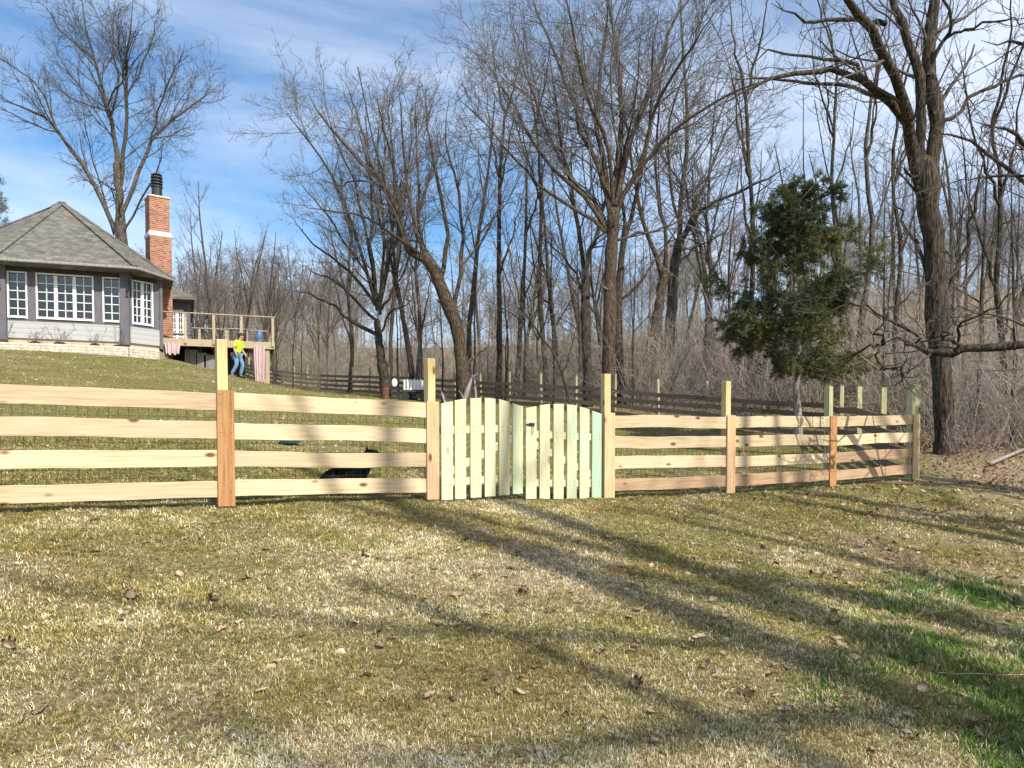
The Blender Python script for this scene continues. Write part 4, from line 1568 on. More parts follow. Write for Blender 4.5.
RP, RB = M['rail_pale'], M['rail_brown']
root = empty('board_fence', FP[1])
tag(root, 'new pale four-board fence section with wire backing, left of the gate', 'fence')
fence_run(root, FP[0:3], [M['cover_orange'], M['cover_orange'], M['cover_pale']], [[RP] * 4, [RP] * 4],
          [M['post_treated']] * 3)
root = empty('board_fence', FP[4])
tag(root, 'new four-board fence section running right from the gate, lower boards browner', 'fence')
fence_run(root, FP[3:7], [M['cover_pale'], M['cover_pale'], M['cover_orange'], M['cover_pale']],
          [[RB, RP, RP, RP], [RB, RP, RP, RP], [RB, RB, RP, RP]], [M['post_treated'], M['post_treated'], M['post_green'], M['post_green']])


# ------------------------------------------------------------------ gate
def gate_leaf(label, bottoms, tops, Ys, mats, hinge_left):
    """six pickets at photo columns; (px, py bottom), py tops"""
    n = len(bottoms)
    B = [at(px, py, Y) for (px, py), Y in zip(bottoms, Ys)]
    Tz = [at(px, tp, Y)[2] for (px, _), tp, Y in zip(bottoms, tops, Ys)]
    root = empty('gate_leaf', B[0] if hinge_left else B[-1])
    tag(root, label, 'gate', 'double picket gate leaves')
    d = B[-1] - B[0]
    d[2] = 0
    X = frame_x(d)
    wv = np.linalg.norm(d) / (n - 1)
    pw = wv * 0.76
    nrm = np.array(X.col[1])
    if nrm @ np.array(FN) < 0:
        nrm = -nrm
    for i in range(n):
        h = Tz[i] - B[i][2]
        sl = (Tz[min(i + 1, n - 1)] - Tz[max(i - 1, 0)]) / (wv * (min(i + 1, n - 1) - max(i - 1, 0)))
        bmx = bmesh.new()
        vs = bx(bmx, (0, 0, h / 2), (pw, 0.02, h))
        for v in vs:
            if v.co.z > h * 0.9:
                v.co.z += v.co.x * sl
        bmesh.ops.bevel(bmx, geom=list(bmx.edges), offset=0.003, segments=1, affect='EDGES')
        me = bpy.data.meshes.new('picket')
        heads(bmx, [(sx * pw * .25, z) for z in (.165, .215, .735, .785) for sx in (-1, 1)], nrm @ np.array(X.col[1]) * .0105)
        bmx.to_mesh(me)
        bmx.free()
        o = link('picket', me, M[mats[i]], root)
        me.materials.append(M['iron'])
        m4 = X.to_4x4()
        m4.translation = Vector(B[i] + nrm * 0.011) - root.location
        o.matrix_local = m4
        if mats[i] == 'picket_teal':
            o['label'] = 'blue-green tinted picket'
    off = -nrm * 0.022
    ea, eb = B[0] - np.array(X.col[0]) * pw * .45, B[-1] + np.array(X.col[0]) * pw * .45
    for fz in (0.19, 0.76):
        p = ea + [0, 0, fz * 1.0]
        q = eb + [0, 0, fz * 1.0]
        board('cross_rail', (np.linalg.norm(q - p), 0.036, 0.085), M['gate_rail'], root, (p + q) / 2 + off, frame_x(q - p))
    p = (ea if hinge_left else eb) + [0, 0, 0.25]
    q = (eb if hinge_left else ea) + [0, 0, 0.70]
    if q[0] < p[0]:
        p, q = q, p
    board('diagonal_brace', (np.linalg.norm(q - p) * .93, 0.03, 0.085), M['gate_rail'], root, (p + q) / 2 + off * 1.02, frame_x(q - p))
    he = B[0] if hinge_left else B[-1]
    for fz in (0.19, 0.76):
        bmx = bmesh.new()
        c = he + [0, 0, fz] - nrm * 0.045
        bx(bmx, c, (0.16, 0.006, 0.035), X, 0.001)
        tube_bm(bmx, [c + [0, 0, -.03], c + [0, 0, .03]], 0.009, 8)
        bm_obj('hinge', bmx, M['iron'], root)
    return root, B, X, nrm


gl, Bl, Xl, nl = gate_leaf('left leaf of the double picket gate, pale yellow pickets with an arched top',
                           [(446.5, 500.0), (459.8, 499.0), (475.2, 497.6), (489.4, 496.5), (503.6, 495.2), (517.0, 493.9)],
                           [402.5, 399.6, 398.2, 398.3, 400.6, 405.0], np.linspace(8.37, 8.92, 6),
                           ['picket_green', 'picket_cream', 'picket_cream', 'picket_green', 'picket_cream', 'picket_green'], True)
gr_, Br, Xr, nr = gate_leaf('right leaf of the double picket gate, with latch and a blue-green end picket',
                            [(530.5, 499.0), (544.0, 499.0), (557.8, 499.0), (571.0, 499.0), (583.6, 499.2), (595.8, 499.4)],
                            [407.2, 404.6, 404.0, 405.0, 408.0, 412.4], np.linspace(8.98, 9.45, 6),
                            ['picket_cream', 'picket_cream', 'picket_cream', 'picket_green', 'picket_green', 'picket_teal'], False)
bmx = bmesh.new()
c = Br[0] + np.array([0, 0, 0.87]) + nr * 0.028
bx(bmx, c, (0.075, 0.012, 0.035), Xr, 0.002)
bx(bmx, c + np.array(Xr.col[0]) * -0.05 + nr * 0.006, (0.06, 0.012, 0.014), Xr, 0.002)
tube_bm(bmx, [c + nr * .008, c + nr * .03 + np.array([0, 0, -.03]), c + nr * .02 + np.array([0, 0, -.12])], 0.005, 6)
bm_obj('latch', bmx, M['iron'], gr_)


# ------------------------------------------------------------------ side fence and far fence
def old_fence(root, stakes, hgt, matf, pmat, wire=False, post_h=1.5, rails=True, nrm=None):
    n = len(stakes)
    for i, s in enumerate(stakes):
        d = stakes[min(i + 1, n - 1)] - stakes[max(i - 1, 0)]
        X = frame_x((d[0], d[1], 0))
        bmx = bmesh.new()
        hh = post_h + random.uniform(-.12, .1)
        bx(bmx, (0, 0, hh / 2 - .1), (.095, .095, hh + .2), None, .005)
        me = bpy.data.meshes.new('post')
        bmx.to_mesh(me)
        bmx.free()
        o = link('post', me, pmat(i), root)
        m4 = (X @ Matrix.Rotation(math.radians(random.uniform(-2, 2)), 3, 'Y')).to_4x4()
        m4.translation = Vector(s) - root.location
        o.matrix_local = m4
    if rails:
        for i in range(n - 1):
            a, b = stakes[i], stakes[i + 1]
            y = frame_x(b - a).col[1]
            for z in (.12, .39, .66, .93):
                p, q = a + [0, 0, z * hgt + random.uniform(-.02, .02)], b + [0, 0, z * hgt + random.uniform(-.02, .02)]
                board('rail', (np.linalg.norm(q - p), .025, .145), matf(i), root, (p + q) / 2 + np.array(y) * .063, frame_x(q - p), 0.0, random.uniform(-.01, .01))


d2 = np.array([-1.303, 1.628])
far = []
for i in range(24):
    x, y = np.array([9.0, 22.0]) + d2 * i
    far.append(np.array([x, y, g1(x, y)]))
root = empty('board_fence', far[8])
tag(root, 'old weathered brown four-board fence crossing the far side of the yard', 'fence')
old_fence(root, far, 1.0, lambda i: M['weathered_sunlit'] if i in (16, 17, 18) else M['weathered'], lambda i: M['post_grey'])
side = []
for i in range(5):
    f = i / 4
    x, y = 6.58 + (9.0 - 6.58) * f, 12.6 + (22.0 - 12.6) * f
    side.append(np.array([x, y, g1(x, y)]))
side = side[1:4]
root = empty('wire_fence', side[0])
tag(root, 'row of greenish posts with dark boards running back from the fence corner', 'fence')
old_fence(root, [np.array(FP[6]) + [0.15, .25, 0]] + side + [far[0] + np.array([-.05, -.25, 0])], 1.0, lambda i: M['weathered'], lambda i: M['post_green'])

# ------------------------------------------------------------------ house
Z0, ZE = 5.38, 8.02
HA, HB, HC = np.array([-17.87, 27.2]), np.array([-14.24, 28.47]), np.array([-13.43, 29.63])
HD, HE, HF, HG, HH = np.array([-15.6, 34.2]), np.array([-18.4, 37.6]), np.array([-23.0, 36.5]), np.array([-24.0, 31.5]), np.array([-21.0, 28.2])
house = empty('house', (-18.0, 32.0, 5.0))
tag(house, 'single-storey house with grey shingled hip roof, grey timber walls and brick chimney', 'house')


def px_u(A, B, px):
    """distance along wall A-B at which it crosses a photo column"""
    d = (B - A) / np.linalg.norm(B - A)
    k = (px - 512) / F
    return (k * A[1] - A[0]) / (d[0] - k * d[1])


def wall_bm(bm, A, B, z0, z1, th, openings=()):
    d = (B - A) / np.linalg.norm(B - A)
    L = np.linalg.norm(B - A)
    X = frame_x((d[0], d[1], 0))
    inn = np.array(X.col[1])[:2]                  # left of direction = inside (walls run A to B seen from the front)

    def piece(u0, u1, a, b):
        if u1 - u0 < .005 or b - a < .005:
            return
        c = A + d * (u0 + u1) / 2 + inn * th / 2
        bx(bm, (c[0], c[1], (a + b) / 2), (u1 - u0, th, b - a), X)
    if not openings:
        piece(0, L, z0, z1)
        return
    ops = sorted(openings)
    oz0, oz1 = ops[0][2], ops[0][3]
    piece(0, L, z0, oz0)
    piece(0, L, oz1, z1)
    u = 0
    for o in ops:
        piece(u, o[0], oz0, oz1)
        u = o[1]
    piece(u, L, oz0, oz1)


def window(A, B, u0, u1, z0, z1, sashes, cols, rows):
    d = (B - A) / np.linalg.norm(B - A)
    X = frame_x((d[0], d[1], 0))
    inn = np.array(X.col[1])[:2]

    def P(u, z, o):
        q = A + d * u + inn * o
        return (q[0], q[1], z)
    bm = bmesh.new()
    fw = .05
    cz, hz = (z0 + z1) / 2, z1 - z0
    bx(bm, P(u0 + fw / 2 - .03, cz, .03), (fw, .13, hz + .10), X)
    bx(bm, P(u1 - fw / 2 + .03, cz, .03), (fw, .13, hz + .10), X)
    bx(bm, P((u0 + u1) / 2, z1 - fw / 2 + .05, .03), (u1 - u0 - .07, .126, fw), X)
    bx(bm, P((u0 + u1) / 2, z0 + .0, .02), (u1 - u0 - .07, .17, .075), X)
    sw = (u1 - u0) / sashes
    for s in range(sashes):
        a, b = u0 + sw * s, u0 + sw * (s + 1)
        if s:
            bx(bm, P(a, cz, .035), (.11, .11, hz - .03), X)
        for k in range(1, cols):
            bx(bm, P(a + sw * k / cols, cz, .045), (.026, .05, hz - .03), X)
        for k in range(1, rows):
            bx(bm, P((a + b) / 2, z0 + hz * k / rows, .045), (sw - .08, .044, .026), X)
    w = bm_obj('window', bm, M['white_paint'], house)
    bm = bmesh.new()
    bx(bm, P((u0 + u1) / 2, cz, .062), (u1 - u0 - .02, .006, hz - .02), X)
    bm_obj('pane', bm, M['glass'], w)
    return w


WZ0, WZ1 = 6.12, 7.66
opsF = [(px_u(HA, HB, a), px_u(HA, HB, b), WZ0, WZ1) for a, b in ((12, 30), (40.5, 96), (106.5, 122.5))]
opsR = [(px_u(HB, HC, a), px_u(HB, HC, b), WZ0, WZ1) for a, b in ((135, 154.5),)]
ZS = 5.98
bm = bmesh.new()
wall_bm(bm, HA, HB, ZS, ZE + .1, .18, opsF)
wall_bm(bm, HB, HC, ZS, ZE + .1, .18, opsR)
for a, b in ((HC, HD), (HD, HE), (HE, HF), (HF, HG), (HG, HH), (HH, HA)):
    wall_bm(bm, a, b, Z0, ZE + .1, .18)
bm_obj('wall', bm, M['timber_wall'], house)
bm = bmesh.new()
wall_bm(bm, HA, HB, Z0, ZS, .17)
wall_bm(bm, HB, HC, Z0, ZS, .17)
bm_obj('siding', bm, M['siding'], house)
bm = bmesh.new()
ring = [HA, HB, HC, HD, HE, HF, HG, HH]
cen = sum(ring) / 8
f1 = [bm.verts.new((*(cen + (p - cen) * .985), Z0)) for p in ring]
f0 = [bm.verts.new((*(cen + (p - cen) * .985), 3.8)) for p in ring]
bm.faces.new(f1)
for i in range(8):
    bm.faces.new((f0[i], f0[(i + 1) % 8], f1[(i + 1) % 8], f1[i]))
bm_obj('foundation', bm, M['foundation'], house)
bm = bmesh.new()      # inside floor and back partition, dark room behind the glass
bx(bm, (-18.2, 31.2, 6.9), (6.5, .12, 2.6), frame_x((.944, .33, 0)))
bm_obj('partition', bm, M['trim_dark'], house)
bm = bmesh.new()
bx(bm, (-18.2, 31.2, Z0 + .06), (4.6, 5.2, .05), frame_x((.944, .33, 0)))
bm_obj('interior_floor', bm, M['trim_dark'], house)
for (A, B, ops, cfg) in ((HA, HB, opsF, ((1, 2, 5), (3, 2, 5), (1, 2, 5))), (HB, HC, opsR, ((2, 2, 5),))):
    for o, (s, c, r) in zip(ops, cfg):
        window(A, B, o[0], o[1], o[2], o[3], s, c, r)
# corner posts
for p, nm in ((HA, 1), (HB, 1), (HC, 0)):
    bm = bmesh.new()
    out = (p - cen) / np.linalg.norm(p - cen) * (.06 if nm else .01)
    X = frame_x((.95, .31, 0)) if nm else frame_x((.57, .82, 0))
    w = .30 if nm else .12
    bx(bm, (p[0] + out[0], p[1] + out[1], (Z0 - .12 + ZE) / 2), (w, w * .8, ZE - Z0 + .12), X, .01)
    bm_obj('corner_post', bm, M['timber_wall'], house)
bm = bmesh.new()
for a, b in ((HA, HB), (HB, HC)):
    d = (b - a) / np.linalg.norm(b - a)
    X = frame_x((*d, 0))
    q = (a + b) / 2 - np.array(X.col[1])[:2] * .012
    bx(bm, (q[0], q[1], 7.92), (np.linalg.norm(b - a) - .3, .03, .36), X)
bm_obj('eave_shade_strip', bm, M['trim_dark'], house)  # dark strip added for the eave's shadow on the timber
# roof
apex = at(62, 203, 31.5)
ea = [at(-8, 261.5, 26.55), at(136, 271, 27.95), at(173, 278, 30.0)]
ea = [np.array([e[0], e[1]]) for e in ea] + [np.array(p) for p in ((-15.3, 34.5), (-18.2, 38.2), (-23.6, 37.2), (-24.8, 31.5), (-21.3, 27.5))]
bm = bmesh.new()
t_ = [bm.verts.new((*p, ZE)) for p in ea]
l_ = [bm.verts.new((*p, ZE - .14)) for p in ea]
ap = bm.verts.new(apex)
for i in range(8):
    bm.faces.new((t_[i], t_[(i + 1) % 8], ap))
    bm.faces.new((l_[i], l_[(i + 1) % 8], t_[(i + 1) % 8], t_[i]))
bm.faces.new(l_)
roof = bm_obj('roof', bm, M['shingle'], house)
bm = bmesh.new()
tube_r = []
for i in range(8):
    a, b = Vector((*ea[i], ZE + .005)), Vector(apex)
    tube_r.append((a, b))
    n = 22
    for k in range(n):
        p = a.lerp(b, (k + .5) / n)
        d = (b - a)
        X = frame_x(d)
        bx(bm, p + X.col[2] * (.02 + .006 * (k % 2)), (d.length / n * 1.1, .26, .025), X)
bm_obj('ridge_shingle', bm, M['shingle'], roof)
bm = bmesh.new()
pts = [Vector((*(cen + (p - cen) * 1.008), ZE - .07)) for p in ea]
for i in (0, 1, 7):
    a, b = pts[i], pts[(i + 1) % 8]
    d = b - a
    bx(bm, (a + b) / 2, (d.length, .11, .10), frame_x(d), .02)
bm_obj('gutter', bm, M['grey_wood'], roof)
for p in (HA, HB):
    bm = bmesh.new()
    o = (p - cen) / np.linalg.norm(p - cen)
    q = p + o * .52
    tube_bm(bm, [(*q, ZE - .1), (*q, ZE - .42), (*(p + o * .25), ZE - .75), (*(p + o * .22), ZE - 1.0)], .055, 8)
    bm_obj('downspout', bm, M['trim_dark'], roof)
# chimney
chX = frame_x((.80, .60, 0))
bm = bmesh.new()
c0 = np.array([-14.24, 31.25])
bx(bm, (c0[0] + .03, c0[1], (3.9 + 9.9) / 2), (.80, .84, 9.9 - 3.9), chX)
ch = bm_obj('chimney', bm, M['brick'], house)
bm = bmesh.new()
bx(bm, (c0[0], c0[1], (10.02 + 11.42) / 2), (.74, .76, 11.42 - 10.02), chX)
bm_obj('stack', bm, M['brick'], ch)
bm = bmesh.new()
bx(bm, (c0[0] + .015, c0[1], 9.97), (.86, .90, .19), chX, .03)
bm_obj('stone_band', bm, M['white_paint'], ch)
bm = bmesh.new()
bx(bm, (c0[0], c0[1], 11.455), (.82, .84, .075), chX, .015)
bm_obj('stone_cap', bm, M['clay'], ch)
bm = bmesh.new()
fc = c0 + np.array([.02, -.05])
tube_bm(bm, [(*fc, 11.49), (*fc, 11.9)], .20, 14)
for k in range(4):
    tube_bm(bm, [(*fc, 11.90 + k * .12), (*fc, 11.95 + k * .12)], [.235, .21], 14)
    tube_bm(bm, [(*fc, 11.95 + k * .12), (*fc, 12.02 + k * .12)], [.16, .16], 14)
tube_bm(bm, [(*fc, 12.38), (*fc, 12.48)], [.22, .05], 14)
bm_obj('flue', bm, M['iron'], ch)
# rear wing
bm = bmesh.new()
wA, wB, wC = np.array([-16.5, 33.6]), np.array([-14.20, 34.2]), np.array([-16.9, 40.0])
dop = [(px_u(wA, wB, 172.5), px_u(wA, wB, 186), 5.92, 7.55)]
wall_bm(bm, wA, wB, 4.0, ZE, .16, dop)
wall_bm(bm, wB, wC, 4.0, ZE, .16)
bm_obj('wing_wall', bm, M['timber_wall'], house)
dd = (wB - wA) / np.linalg.norm(wB - wA)
dX = frame_x((*dd, 0))
din = np.array(dX.col[1])[:2]
bm = bmesh.new()
u0, u1 = dop[0][0], dop[0][1]


def dp(u, z, o=.04):
    q = wA + dd * u + din * o
    return (q[0], q[1], z)


for lf in range(2):
    a, b = u0 + (u1 - u0) / 2 * lf, u0 + (u1 - u0) / 2 * (lf + 1)
    bx(bm, dp(a + .035, 6.735), (.07, .06, 1.63), dX)
    bx(bm, dp(b - .035, 6.735), (.07, .06, 1.63), dX)
    bx(bm, dp((a + b) / 2, 7.51), (b - a - .14, .058, .08), dX)
    bx(bm, dp((a + b) / 2, 6.0), (b - a - .14, .058, .16), dX)
    bx(bm, dp((a + b) / 2, 6.75), (.03, .05, 1.4), dX)
    for k in range(1, 5):
        bx(bm, dp((a + b) / 2, 6.1 + k * .28), (b - a - .14, .044, .03), dX)
door = bm_obj('door', bm, M['white_paint'], house)
bm = bmesh.new()
bx(bm, dp((u0 + u1) / 2, 6.735, .05), (u1 - u0 - .06, .006, 1.55), dX)
bm_obj('pane', bm, M['glass'], door)
bm = bmesh.new()
wr = [np.array([-16.9, 32.9]), np.array([-13.80, 33.75]), np.array([-16.6, 40.2]), np.array([-20, 40.2])]
zw = ZE + .02
lo = [bm.verts.new((*p, zw - .12)) for p in wr]
up = [bm.verts.new((*p, zw)) for p in wr]
r1, r2 = bm.verts.new((-15.9, 35.2, 9.1)), bm.verts.new((-18.0, 37.8, 9.1))
bm.faces.new(lo)
for i in range(4):
    bm.faces.new((lo[i], lo[(i + 1) % 4], up[(i + 1) % 4], up[i]))
bm.faces.new((up[0], up[1], r1, r2))
bm.faces.new((up[1], up[2], r1))
bm.faces.new((up[2], up[3], r2, r1))
bm.faces.new((up[3], up[0], r2))
bm_obj('wing_roof', bm, M['shingle'], house)

# red cushions in the window
dF = (HB - HA) / np.linalg.norm(HB - HA)
XF = frame_x((*dF, 0))
inF = np.array(XF.col[1])[:2]
for px, lab in ((66, 'red cushion on the window seat, seen through the middle window'), (84, 'red cushion beside it, seen through the right sash')):
    q = HA + dF * px_u(HA, HB, px) + inF * .33
    bm = bmesh.new()
    bmesh.ops.create_uvsphere(bm, u_segments=16, v_segments=10, radius=1)
    for v in bm.verts:
        v.co = Vector(XF @ Vector((math.copysign(abs(v.co.x) ** .6, v.co.x) * .24, v.co.y * .09, math.copysign(abs(v.co.z) ** .6, v.co.z) * .17))) + Vector((*q, WZ0 + .14))
    tag(bm_obj('cushion', bm, M['red_cloth'], None, True), lab, 'cushion')

# planting bed, retaining wall, bare shrubs
rw = [at(-60, 342, 26.0), at(0, 343, 26.45), at(70, 345.5, 27.1), at(128, 348, 27.75), at(155, 349, 28.6), at(160, 349, 29.6)]
rw = [np.array([p[0], p[1], 5.10]) for p in rw]
wallr = empty('retaining_wall', rw[2] - np.array([0, 0, .3]))
tag(wallr, 'low pale stacked stone retaining wall in front of the house', 'wall')
for a, b in zip(rw, rw[1:]):
    bm = bmesh.new()
    L = np.linalg.norm(b - a)
    bx(bm, (0, 0, 0), (L + .04, .3, .95), None, .02)
    me = bpy.data.meshes.new('stone_course')
    bm.to_mesh(me)
    bm.free()
    o = link('stone_course', me, M['stone'], wallr)
    m4 = frame_x(b - a).to_4x4()
    m4.translation = Vector((a + b) / 2 + np.array([0, 0, -.475])) - wallr.location
    o.matrix_local = m4
bm = bmesh.new()
vs = [bm.verts.new((p[0], p[1], 5.06)) for p in rw] + [bm.verts.new((HC[0], HC[1], 5.16)), bm.verts.new((HB[0], HB[1], 5.2)), bm.verts.new((HA[0], HA[1], 5.2)), bm.verts.new((HH[0], HH[1], 5.2))]
bm.faces.new(vs)
tag(bm_obj('planting_bed', bm, M['foundation'], None), kind='structure')
for i, (px, sz) in enumerate(((5, .9), (37, .7), (62, 1.0), (97, .8), (122, .9))):
    Yb = 26.75 + (px - 5) / 122 * 1.25
    X = (px - 512) / F * Yb
    root = empty('bare_shrub', (X, Yb, 5.08))
    tag(root, ('leftmost bare shrub by the house corner post', 'small bare shrub under the narrow left window', 'bare shrub with wide mulch mound under the triple window',
               'bare shrub between the triple and the right narrow window', 'bare shrub by the corner post beside the right narrow window')[i], 'shrub', 'bare shrubs along the house wall')
    v, q = bush_arrays(200 + i, .95 * sz, 6, .2, .25, 0)
    link('stem', mesh_np('stem', v, q), M['twig_far'], root)
    bm = bmesh.new()
    bmesh.ops.create_uvsphere(bm, u_segments=16, v_segments=8, radius=1)
    for w in bm.verts:
        w.co = Vector((w.co.x * .28 * sz, w.co.y * .2, w.co.z * .13 + .02)) * (1 + .15 * random.uniform(-1, 1))
    bm_obj('mulch_mound', bm, M['mulch'], root, True, world=False)

# ------------------------------------------------------------------ deck
D0, D1 = np.array([-13.75, 30.1]), np.array([-9.70, 31.5])
dv = (D1 - D0) / np.linalg.norm(D1 - D0)
DL = np.linalg.norm(D1 - D0)
DX = frame_x((*dv, 0))
dn = np.array(DX.col[1])[:2]
DZ = 5.77
deck = empty('wooden_deck', (*D0, DZ))
tag(deck, 'raised wooden deck with cable railing beside the brick chimney', 'deck')


def dk(u, o, z):
    q = D0 + dv * u + dn * o
    return (q[0], q[1], z)


bm = bmesh.new()
for k in range(26):
    bx(bm, dk(DL / 2, .07 + k * .145, DZ - .015), (DL, .138, .03), DX)
bm_obj('deck_floor', bm, M['deck_wood'], deck)
bm = bmesh.new()
bx(bm, dk(DL / 2, -.02, DZ - .14), (DL + .08, .04, .28), DX, .004)
bx(bm, dk(DL + .02, 1.9, DZ - .14), (.04, 3.76, .28), DX, .004)
for k in range(1, 9):
    bx(bm, dk(DL * k / 9, 1.9, DZ - .14), (.04, 3.7, .20), DX)
bm_obj('fascia', bm, M['deck_wood'], deck)
for u in (0.0, .98, 2.02, 3.05, DL - .03):
    bm = bmesh.new()
    bx(bm, dk(u, -.055 if 0 < u < DL - .1 else -.05, DZ + .40), (.10, .09, 1.18), DX, .004)
    bm_obj('rail_post', bm, M['deck_post'], deck)
for u in (1.3, 2.4, DL - .03):
    bm = bmesh.new()
    bx(bm, dk(u, 3.75, DZ + .47), (.10, .09, .94), DX, .004)
    bm_obj('rail_post', bm, M['deck_post'], deck)
bm = bmesh.new()
bx(bm, dk(DL / 2, -.05, DZ + 1.005), (DL + .1, .14, .04), DX, .004)
bx(bm, dk(DL / 2 + .5, 3.75, DZ + .96), (DL - 1, .14, .04), DX, .004)
bx(bm, dk(DL - .03, 1.85, DZ + 1.00), (.14, 3.6, .04), DX, .004)
bm_obj('top_rail', bm, M['deck_wood'], deck)
bm = bmesh.new()
for k in range(1, 7):
    z = DZ + .98 * k / 7
    tube_bm(bm, [dk(.02, -.05, z), dk(DL, -.05, z)], .006, 5)
    tube_bm(bm, [dk(DL - .03, 0, z), dk(DL - .03, 3.7, z)], .006, 5)
bm_obj('railing_cable', bm, M['wire'], deck)
for u, o in ((DL - .25, .12), (.25, .15), (DL - .25, 3.5), (2.2, 3.5)):
    bm = bmesh.new()
    q = dk(u, o, 0)
    zz = g1(q[0], q[1]) - .2
    bx(bm, (q[0], q[1], (zz + DZ - .28) / 2), (.17, .17, DZ - .28 - zz), DX, .006)
    bm_obj('support_post', bm, M['deck_post'], deck)
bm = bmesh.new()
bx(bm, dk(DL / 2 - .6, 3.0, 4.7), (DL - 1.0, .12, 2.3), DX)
wl = bm_obj('back_wall', bm, M['concrete_dark'], deck)  # darkened wall, the shade under the deck is put into its colour


def curtain(name, label, u0, u1, z0, z1, o=-.13):
    bm = bmesh.new()
    n = 26
    rows = []
    for th in (0, .012):
        A_, B_ = [], []
        for k in range(n + 1):
            u = u0 + (u1 - u0) * k / n
            w = .030 * math.sin(k * .8) + .014 * math.sin(k * 1.9 + 1) + th
            A_.append(bm.verts.new(dk(u, o + w, z1)))
            B_.append(bm.verts.new(dk(u0 + (u - u0) * .78 + .06, o + w * 1.3, z0 + .04 * math.sin(k * .6))))
        rows.append((A_, B_))
    (fa, fb), (ba, bb) = rows
    for k in range(n):
        bm.faces.new((fa[k], fa[k + 1], fb[k + 1], fb[k]))
        bm.faces.new((ba[k + 1], ba[k], bb[k], bb[k + 1]))
        bm.faces.new((fa[k + 1], fa[k], ba[k], ba[k + 1]))
        bm.faces.new((fb[k], fb[k + 1], bb[k + 1], bb[k]))
    bm.faces.new((fa[0], fb[0], bb[0], ba[0]))
    bm.faces.new((fa[n], ba[n], bb[n], fb[n]))
    tag(bm_obj(name, bm, M['pink_cloth'], None, False), label, 'curtain')


q = dk(DL - .6, .1, 0)
curtain('curtain', 'faded pink curtain hanging beside the right support post of the deck', DL - .78, DL - .34, g1(q[0], q[1]) + .05, DZ - .16)
curtain('curtain', 'faded pink cloth hanging under the house end of the deck', .22, .80, 5.14, DZ - .18)

# plank crates under the deck
for i, (px, w, h) in enumerate(((193, .5, .56), (203, .42, .5), (211, .40, .52))):
    Yb = 31.35
    p = at(px, 360, Yb)
    zb = g1(p[0], p[1])
    root = empty('plank_crate', (p[0], p[1], zb))
    tag(root, ('grey plank crate under the deck, nearest the house', 'grey plank crate between two others under the deck',
               'grey plank crate under the deck, farthest from the house')[i], 'crate', 'plank crates under the deck')
    bm = bmesh.new()
    for k in range(5):
        for s in (-1, 1):
            bx(bm, (p[0] - w / 2 + (k + .5) * w / 5, p[1] + s * .2, zb + .32), (w / 5 - .015, .02, h + .1), None)
    for s in (-1, 1):
        for k in range(4):
            bx(bm, (p[0] + s * (w / 2 - .011), p[1] - .14 + k * .095, zb + .32), (.02, .085, h + .08), None)
    bm_obj('slat_side', bm, M['grey_wood'], root)
    bm = bmesh.new()
    bx(bm, (p[0], p[1], zb + .04), (w - .05, .37, .03), None)
    bm_obj('crate_floor', bm, M['grey_wood'], root)

# blue pot on the deck
p = dk(DL - .55, .35, DZ)
root = empty('glazed_pot', p)
tag(root, 'blue glazed pot standing on the deck near its right corner', 'pot')
bm = bmesh.new()
prof = [(.10, 0), (.15, .08), (.175, .22), (.16, .34), (.13, .41), (.15, .46), (.135, .46), (.10, .39)]
ringp = []
for r, z in prof:
    ringp.append([bm.verts.new((p[0] + r * math.cos(a), p[1] + r * math.sin(a), p[2] + z)) for a in [2 * PI * k / 20 for k in range(20)]])
for a, b in zip(ringp, ringp[1:]):
    for k in range(20):
        bm.faces.new((a[k], a[(k + 1) % 20], b[(k + 1) % 20], b[k]))
bm.faces.new(ringp[0][::-1])
bm.faces.new(ringp[-1])
bm_obj('pot_body', bm, M['ceramic_blue'], root, True)
# deck bench and small table
for nm, lab, u, w, h in (('deck_bench', 'low grey bench on the deck beside the white glazed door', .55, .9, .42), ('deck_table', 'weathered table on the deck behind the cable railing', 2.9, .9, .72)):
    p = dk(u, 1.9, DZ)
    root = empty(nm, p)
    tag(root, lab, 'bench' if 'bench' in nm else 'table')
    bm = bmesh.new()
    for k in range(4):
        bx(bm, dk(u, 1.72 + k * .12, DZ + h), (w, .11, .035), DX)
    bm_obj('seat' if 'bench' in nm else 'tabletop', bm, M['grey_wood'], root)
    for s in (-1, 1):
        for t in (-1, 1):
            bm = bmesh.new()
            bx(bm, dk(u + s * (w / 2 - .07), 1.9 + t * .17, DZ + h / 2 - .01), (.06, .06, h - .02), DX)
            bm_obj('leg', bm, M['grey_wood'], root)


# ------------------------------------------------------------------ figures
def skin_mesh(name, verts, edges, radii, mat, parent=None, sub=2, rootv=0):
    me = bpy.data.meshes.new(name)
    me.from_pydata([tuple(float(c) for c in v) for v in verts], edges, [])
    o = bpy.data.objects.new(name, me)
    COL.objects.link(o)
    o.modifiers.new('skin', 'SKIN')
    for i, r in enumerate(radii):
        sv = me.skin_vertices[0].data[i]
        sv.radius = (r, r) if not isinstance(r, tuple) else r
        sv.use_root = (i == rootv)
    ss = o.modifiers.new('sub', 'SUBSURF')
    ss.levels = ss.render_levels = sub
    dg = bpy.context.evaluated_depsgraph_get()
    nm = bpy.data.meshes.new_from_object(o.evaluated_get(dg))
    bpy.data.objects.remove(o)
    nm.name = name
    for p in nm.polygons:
        p.use_smooth = True
    nm.materials.clear()
    return link(name, nm, mat, parent)


pp = at(237, 381, 30.6)
zg = g1(pp[0], pp[1])
person = empty('person', (pp[0], pp[1], zg))
person.rotation_euler = (0, 0, math.radians(-8))
tag(person, 'person in a yellow high-visibility shirt and blue jeans stepping down beside the deck', 'person')
